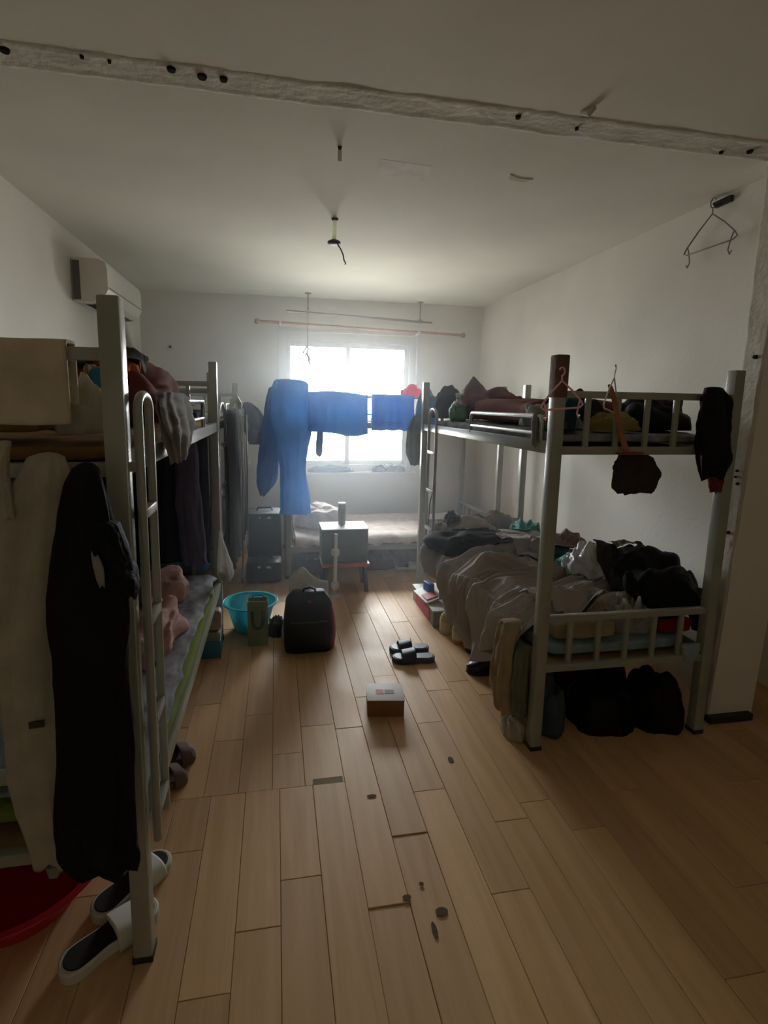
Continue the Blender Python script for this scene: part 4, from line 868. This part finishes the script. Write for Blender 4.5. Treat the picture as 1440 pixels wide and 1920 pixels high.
r = thing('power_cord', (1.20, 3.9, .5), 'thin dark cord hanging below the upper rail beside the right ladder', 'cord')
mb = MB(); mb.tube([(1.215, 3.80, 1.36), (1.21, 3.80, 1.15), (1.20, 3.80, .95), (1.175, 3.80, .80), (1.165, 3.80, .60)], .004, 6); mb.build('cord', DARKP, r)

# ------------------------------------------------------------------ right bunk, lower level
wrap('lower_mattress', SHEETB, 'pale blue-grey mattress on the right lower bunk', 'mattress', (1.20, 2.055, .412), (1.975, 3.925, .485), 16, .006, rnd=.3)
def duvet(u, v):
    # u: across the bed (0 wall side .. edge .. hem), v: along the bed (0 near .. 1 far)
    y = lerp(2.16, 3.54, v); ed = 1.125
    drop = curve([.10, .30, .40, .395, .33, .26, .17, .14], v)
    wob = .03*nz(y*5, 2, 1)
    L1_ = .66; tot = L1_+drop; s = u*tot
    base = .575+.05*math.sin(PI*v)*.6+.03*nz(y*2.2, 1, 9)
    if s < L1_:
        x = 1.80-s+0; z = base+.03*nz(x*4, y*3, 2)-.045*max(0, (s-L1_+.12)/.12)**2
        nx, nzv = 0, 1
    else:
        q = s-L1_; x = 1.125-.062*math.sin(min(1, q/.10)*PI/2)+.03*min(1, q/.3); z = base-.045-max(0, q-.015)
        nx, nzv = -1, .15
    # folds run across the bed and fan out towards the near corner
    fy = y*13+(1.8-x)*(2.5-4.5*v)+1.6*nz(x*2.2, y*2.2, 3)+(.0 if s < L1_ else (s-L1_)*3.0)
    cr_ = lambda q, g, k: max(0, 1-abs(nz(q, s*g, k))*2.6)**1.7
    wq = .5*nz(x*2.5, y*2.5, 21)+.25*nz(x*6, y*6, 22)
    f = .020*(ridge(fy*.26, x*.9+s*.4, 1.5)-.45)+.052*(cr_(fy*.50+wq, 1.1, 4.5)-.3)*(.55+.9*max(0, .5+nz(x*2.5, y*2.5, 8)))+.034*(cr_(fy*.95+wq*1.6+3, 1.8, 9.5)-.3)+.014*(cr_(fy*1.9+wq*2+5, 3., 14.5)-.3)+.004*nz(x*14, y*22, 5)
    f *= .85+.45*min(1, s/.35)
    return Vector((x+nx*f*1.25+.25*f, y+.018*nz(x*8, y*8, 7), max(.012, z+nzv*f+(wob if s > L1_ else 0)*u)))
mb = MB(); sheet(mb, duvet, 190, 420); settle(mb.bm, .010); tag(mb.build('duvet', DUVET, solid=.008, ang=180), 'rumpled taupe grey duvet hanging over the side of the right lower bunk', 'duvet')
wrap('red_blanket', REDC, 'red folded blanket at the near right end of the right lower bunk', 'blanket', (1.80, 2.06, .497), (1.965, 2.14, .56), 18, .010)
wrap('beige_pillow', BEIGE, 'beige pillow behind the near end bars of the right lower bunk', 'pillow', (1.26, 2.06, .497), (1.56, 2.15, .570), 19, .018)
lump('clear_bag', PLASTC, 'crinkled clear plastic bag at the near end of the right lower bunk', 'bag', (1.70, 2.13, .50), (.11, .065), .12, 166, amp=.5, freq=5)
lump('charcoal_jacket', CHAR, 'charcoal jacket lying across the duvet below the white pillow', 'jacket', (1.42, 3.36, .56), (.36, .24), .11, 151, amp=.35, rz=.05)
lump('white_pillow', fabric('cream_pillow', '#b9b3a4', .1), 'cream pillow propped at the far end of the right lower bunk', 'pillow', (1.46, 3.68, .49), (.22, .13), .22, 152, amp=.15)
lump('cream_blanket', fabric('cream_blanket', '#a59e90', .1), 'cream crumpled blanket behind the pillow at the far right corner', 'blanket', (1.70, 3.80, .49), (.20, .11), .20, 153, amp=.4)
lump('floral_cloth', fabric('pale_floral_cloth', '#b7aca2', .1, var=.4, vscale=22), 'pale speckled cloth beside the right ladder at the bed head', 'cloth', (1.24, 3.80, .49), (.07, .12), .17, 154, amp=.4)
lump('grey_upright_cloth', fabric('dim_grey_cloth', '#4a4745', .05), 'dim grey cloth standing left of the cream pillow', 'cloth', (1.32, 3.72, .49), (.07, .10), .24, 155, amp=.3)
lump('taupe_clothes', DUVET, 'taupe crumpled clothes beside the wall next to the charcoal jacket', 'clothing', (1.72, 3.20, .50), (.20, .28), .16, 156, amp=.45, freq=4)
lump('aqua_cloth', AQUA, 'aqua cloth crumpled by the wall behind the taupe clothes', 'cloth', (1.83, 3.52, .50), (.12, .14), .20, 157, amp=.5)
lump('teal_clothes', TEAL, 'dark teal clothes piled by the wall on the right lower bunk', 'clothing', (1.83, 2.90, .50), (.17, .17), .17, 158, amp=.4)
lump('floral_shirt', fabric('pink_brown_shirt', '#8d766c', .05, var=.4, vscale=18), 'pinkish brown shirt on top of the dark teal clothes', 'shirt', (1.86, 3.02, .62), (.13, .14), .11, 159, amp=.5)
lump('aqua_bag', AQUA, 'aqua bag corner between the teal clothes and the white plastic bag', 'bag', (1.71, 2.72, .50), (.09, .08), .13, 160, amp=.3)
r = thing('white_plastic_bag', (1.78, 2.55, .5), 'bulging white plastic bag on the right lower bunk', 'bag')
mb = MB(); heap(mb, (1.77, 2.58, .505), (.15, .15), .27, 161, amp=.25, freq=4.2, crease=.8); settle(mb.bm, reach=.2); mb.build('film', PLASTW, r, ang=180)
mb = MB(); garment(mb, [(1.83, 2.58, .80), (1.83, 2.58, .775), (1.82, 2.57, .75)], [.03, .012, .04], [.03, .012, .04], folds=5, amp=.4, seed=162); mb.build('knot', PLASTW, r, ang=180)
lump('grey_coat', fabric('dark_grey_coat', '#45413f', .02), 'dark grey coat piled behind the white plastic bag', 'coat', (1.95, 2.42, .50), (.22, .22), .30, 163, amp=.22)
lump('khaki_cloth', fabric('khaki_cloth', '#7a725c', .05), 'khaki cloth with a white patch on top of the dark grey coat', 'cloth', (1.93, 2.52, .77), (.09, .06), .05, 164, amp=.4)
lump('black_coat_pile', BLACK, 'large black coat heaped at the near right corner of the right lower bunk', 'coat', (1.955, 2.24, .49), (.24, .16), .25, 165, amp=.3)
lump('grey_folded_cloth', DUVET, 'dusky grey cloth bunched behind the near end rail', 'cloth', (1.45, 2.30, .52), (.20, .12), .10, 167, amp=.5)
hang('pale_cloth_corner', SHEETB, 'pale cloth corner hanging below the near end rail by the far right post', 'cloth', [(1.92, 2.0, .47), (1.92, 1.995, .43), (1.92, 1.995, .375)], [.05, .045, .008], [.008, .01, .006], 168, folds=3, amp=.2)
hang('beige_trousers', BEIGE, 'beige trousers hanging off the near corner of the right lower bunk', 'trousers', [(1.09, 2.145, .57), (1.065, 2.14, .53), (1.045, 2.135, .42), (1.045, 2.135, .30), (1.055, 2.135, .19), (1.07, 2.13, .12)], [.03, .05, .055, .05, .045, .03], [.05, .04, .035, .04, .04, .03], 169, folds=5, amp=.4, rot=PI/2)
hang('sage_shirt', SAGE, 'sage green cloth hanging between the beige trousers and the near post', 'cloth', [(1.13, 2.08, .47), (1.105, 2.08, .43), (1.105, 2.08, .30), (1.11, 2.08, .17), (1.115, 2.08, .12)], [.025, .032, .035, .035, .025], [.03, .03, .035, .03, .025], 170, folds=6, amp=.4, rot=PI/2)
lump('white_cloth_end', WHITE, 'off-white cloth end touching the floor under the sage green cloth', 'cloth', (1.11, 2.13, 0), (.045, .075), .10, 171, amp=.4)
# under the right bunk
def shoe(name, label, heel, toe, m, ms, group):
    heel = Vector((*heel, 0)); toe = Vector((*toe, 0)); d = toe-heel; L = d.length; a = math.atan2(d.y, d.x)
    r = thing(name, tuple((heel+toe)/2), label, 'shoe', group)
    tr_ = lambda x, y: (heel.x+x*math.cos(a)-y*math.sin(a), heel.y+x*math.sin(a)+y*math.cos(a))
    pts = sole_pts(L, .098); mb = MB(); mb.poly([tr_(x, y) for x, y in pts], 0, .024); mb.build('sole', ms, r, bev=.004, ang=60)
    def up(u, v):
        t = .02+.96*u; th = PI*v; w = curve([.30, .74, .80, .76, .76, .88, .96, .92, .74, .30], t)*.049; h_ = curve([.06, .085, .09, .088, .082, .070, .058, .048, .038, .02], t)
        return Vector((*tr_(t*L, w*math.copysign(abs(math.cos(th))**.75, math.cos(th))), .02+h_*abs(math.sin(th))**.8*(.75 if .08 < t < .30 and abs(math.cos(th)) < .6 else 1)))
    mb = MB(); sheet(mb, up, 40, 30); mb.build('upper', m, r, ang=180)
    for k in range(4):
        t = .45+.07*k; mb = MB(); z = .02+curve([.06, .085, .09, .088, .082, .070, .058, .048, .038, .02], t)+.002
        p, q = tr_(t*L, -.018), tr_(t*L, .018); mb.tube([(p[0], p[1], z-.006), (*tr_(t*L, 0), z), (q[0], q[1], z-.006)], .003, 6); mb.build('lace', GREYPR, r)
    return r
BLKL = mat('black_leather', '#141312', .4); BLKS = mat('black_sole', '#1d1b19', .7)
shoe('shoe', 'black shoe poking out under the lowest corner of the duvet', (1.30, 2.66), (1.10, 2.72), BLKL, BLKS, 'black shoes under the right bunk')
shoe('shoe', 'black shoe farther back beside the yellow jug under the right bunk', (1.40, 2.93), (1.19, 2.96), BLKL, BLKS, 'black shoes under the right bunk')
r = thing('brown_carton', (1.27, 2.40, 0), 'brown carton on the floor under the right bunk behind the beige trousers', 'carton')
mb = MB(); mb.b2((1.17, 2.28, 0), (1.42, 2.55, .14), .004); mb.build('body', CARD, r)
mb = MB(); mb.b2((1.168, 2.40, .138), (1.422, 2.43, .142)); mb.build('tape', TAN, r)
r = thing('shoe_box', (1.2, 3.62, 0), 'flat red and white carton on the floor at the far end of the right bunk', 'carton')
mb = MB(); mb.b2((1.085, 3.33, 0), (1.38, 3.88, .115), .004); mb.build('body', mat('grey_board', '#8d817a', .8), r)
mb = MB(); mb.b2((1.080, 3.42, .015), (1.086, 3.78, .10)); mb.build('red_panel', REDPR, r)
mb = MB(); mb.b2((1.078, 3.325, .115), (1.386, 3.885, .125), .003); mb.build('lid', CARDW, r)
r = thing('leaflet', (1.10, 3.62, .125), 'blue white and red printed packet lying on the flat carton', 'packet')
mb = MB(); mb.box((1.12, 3.58, .150), (.14, .26, .014), ry=-.25, rz=.1, bev=.004); mb.build('packet', CARDW, r)
mb = MB(); mb.box((1.115, 3.53, .160), (.09, .10, .006), ry=-.25, rz=.1); mb.build('red_print', REDPR, r)
mb = MB(); mb.box((1.14, 3.64, .185), (.05, .10, .08), rz=.2, bev=.012); mb.build('blue_wrap', mat('blue_film', '#2e6fb8', .4, trans=.2), r)
def jug(label, c, m, s=1.):
    r = thing('jug', (c[0], c[1], 0), label, 'jug', 'yellow jugs')
    mb = MB(); mb.lathe([(.045*s, 0), (.05*s, .008), (.05*s, .10*s), (.04*s, .13*s), (.018*s, .15*s), (.016*s, .165*s)], (c[0], c[1], 0), 28); mb.build('body', m, r)
    mb = MB(); mb.lathe([(.02*s, .16*s), (.021*s, .185*s), (.018*s, .188*s)], (c[0], c[1], 0), 20); mb.build('cap', CARDW, r)
    mb = MB(); mb.lathe([(.0505*s, .03*s), (.0508*s, .09*s)], (c[0], c[1], 0), 28); mb.build('label_band', mat('cream_label', '#c9c0a0', .6), r)
jug('pale yellow plastic jug next to the flat red carton under the right bunk', (1.155, 3.24), mat('pale_yellow_plastic', '#c6b987', .35, trans=.2))
jug('deep yellow plastic jug behind the pale one under the right bunk', (1.19, 3.09), YELLOW, .95)
lump('black_bag', BLACK, 'black bag in the dark under the near end of the right bunk', 'bag', (1.60, 2.17, 0), (.16, .14), .22, 181, amp=.2)
lump('black_bag', BLACK, 'black bag beside the stub wall under the right bunk', 'bag', (1.86, 2.14, 0), (.13, .13), .26, 182, amp=.2)
lump('blue_grey_cloth', fabric('dim_blue_grey_cloth', '#465158', .02), 'blue-grey cloth bag behind the near post under the right bunk', 'bag', (1.30, 2.16, 0), (.075, .10), .26, 183, amp=.25)
lump('maroon_bag', MAROON, 'dark maroon bag at the back under the right bunk', 'bag', (1.72, 2.50, 0), (.22, .16), .28, 184, amp=.2)

# ------------------------------------------------------------------ scattering volume added over the far half, stands in for lens flare
HZ = bpy.data.materials.new('flare_scatter'); HZ.use_nodes = True
_h = HZ.node_tree; _h.nodes.remove(_h.nodes['Principled BSDF'])
_v = _h.nodes.new('ShaderNodeVolumeScatter'); _v.inputs['Color'].default_value = (.86, .93, 1, 1); _v.inputs['Density'].default_value = .055; _v.inputs['Anisotropy'].default_value = .55
_h.links.new(_v.outputs[0], _h.nodes['Material Output'].inputs['Volume'])
mb = MB(); mb.b2((XL-.1, 2.7, -.04), (XR+.1, YB+.03, ZC+.1)); hz = mb.build('flare_volume', HZ, smooth=False); hz['kind'] = 'structure'
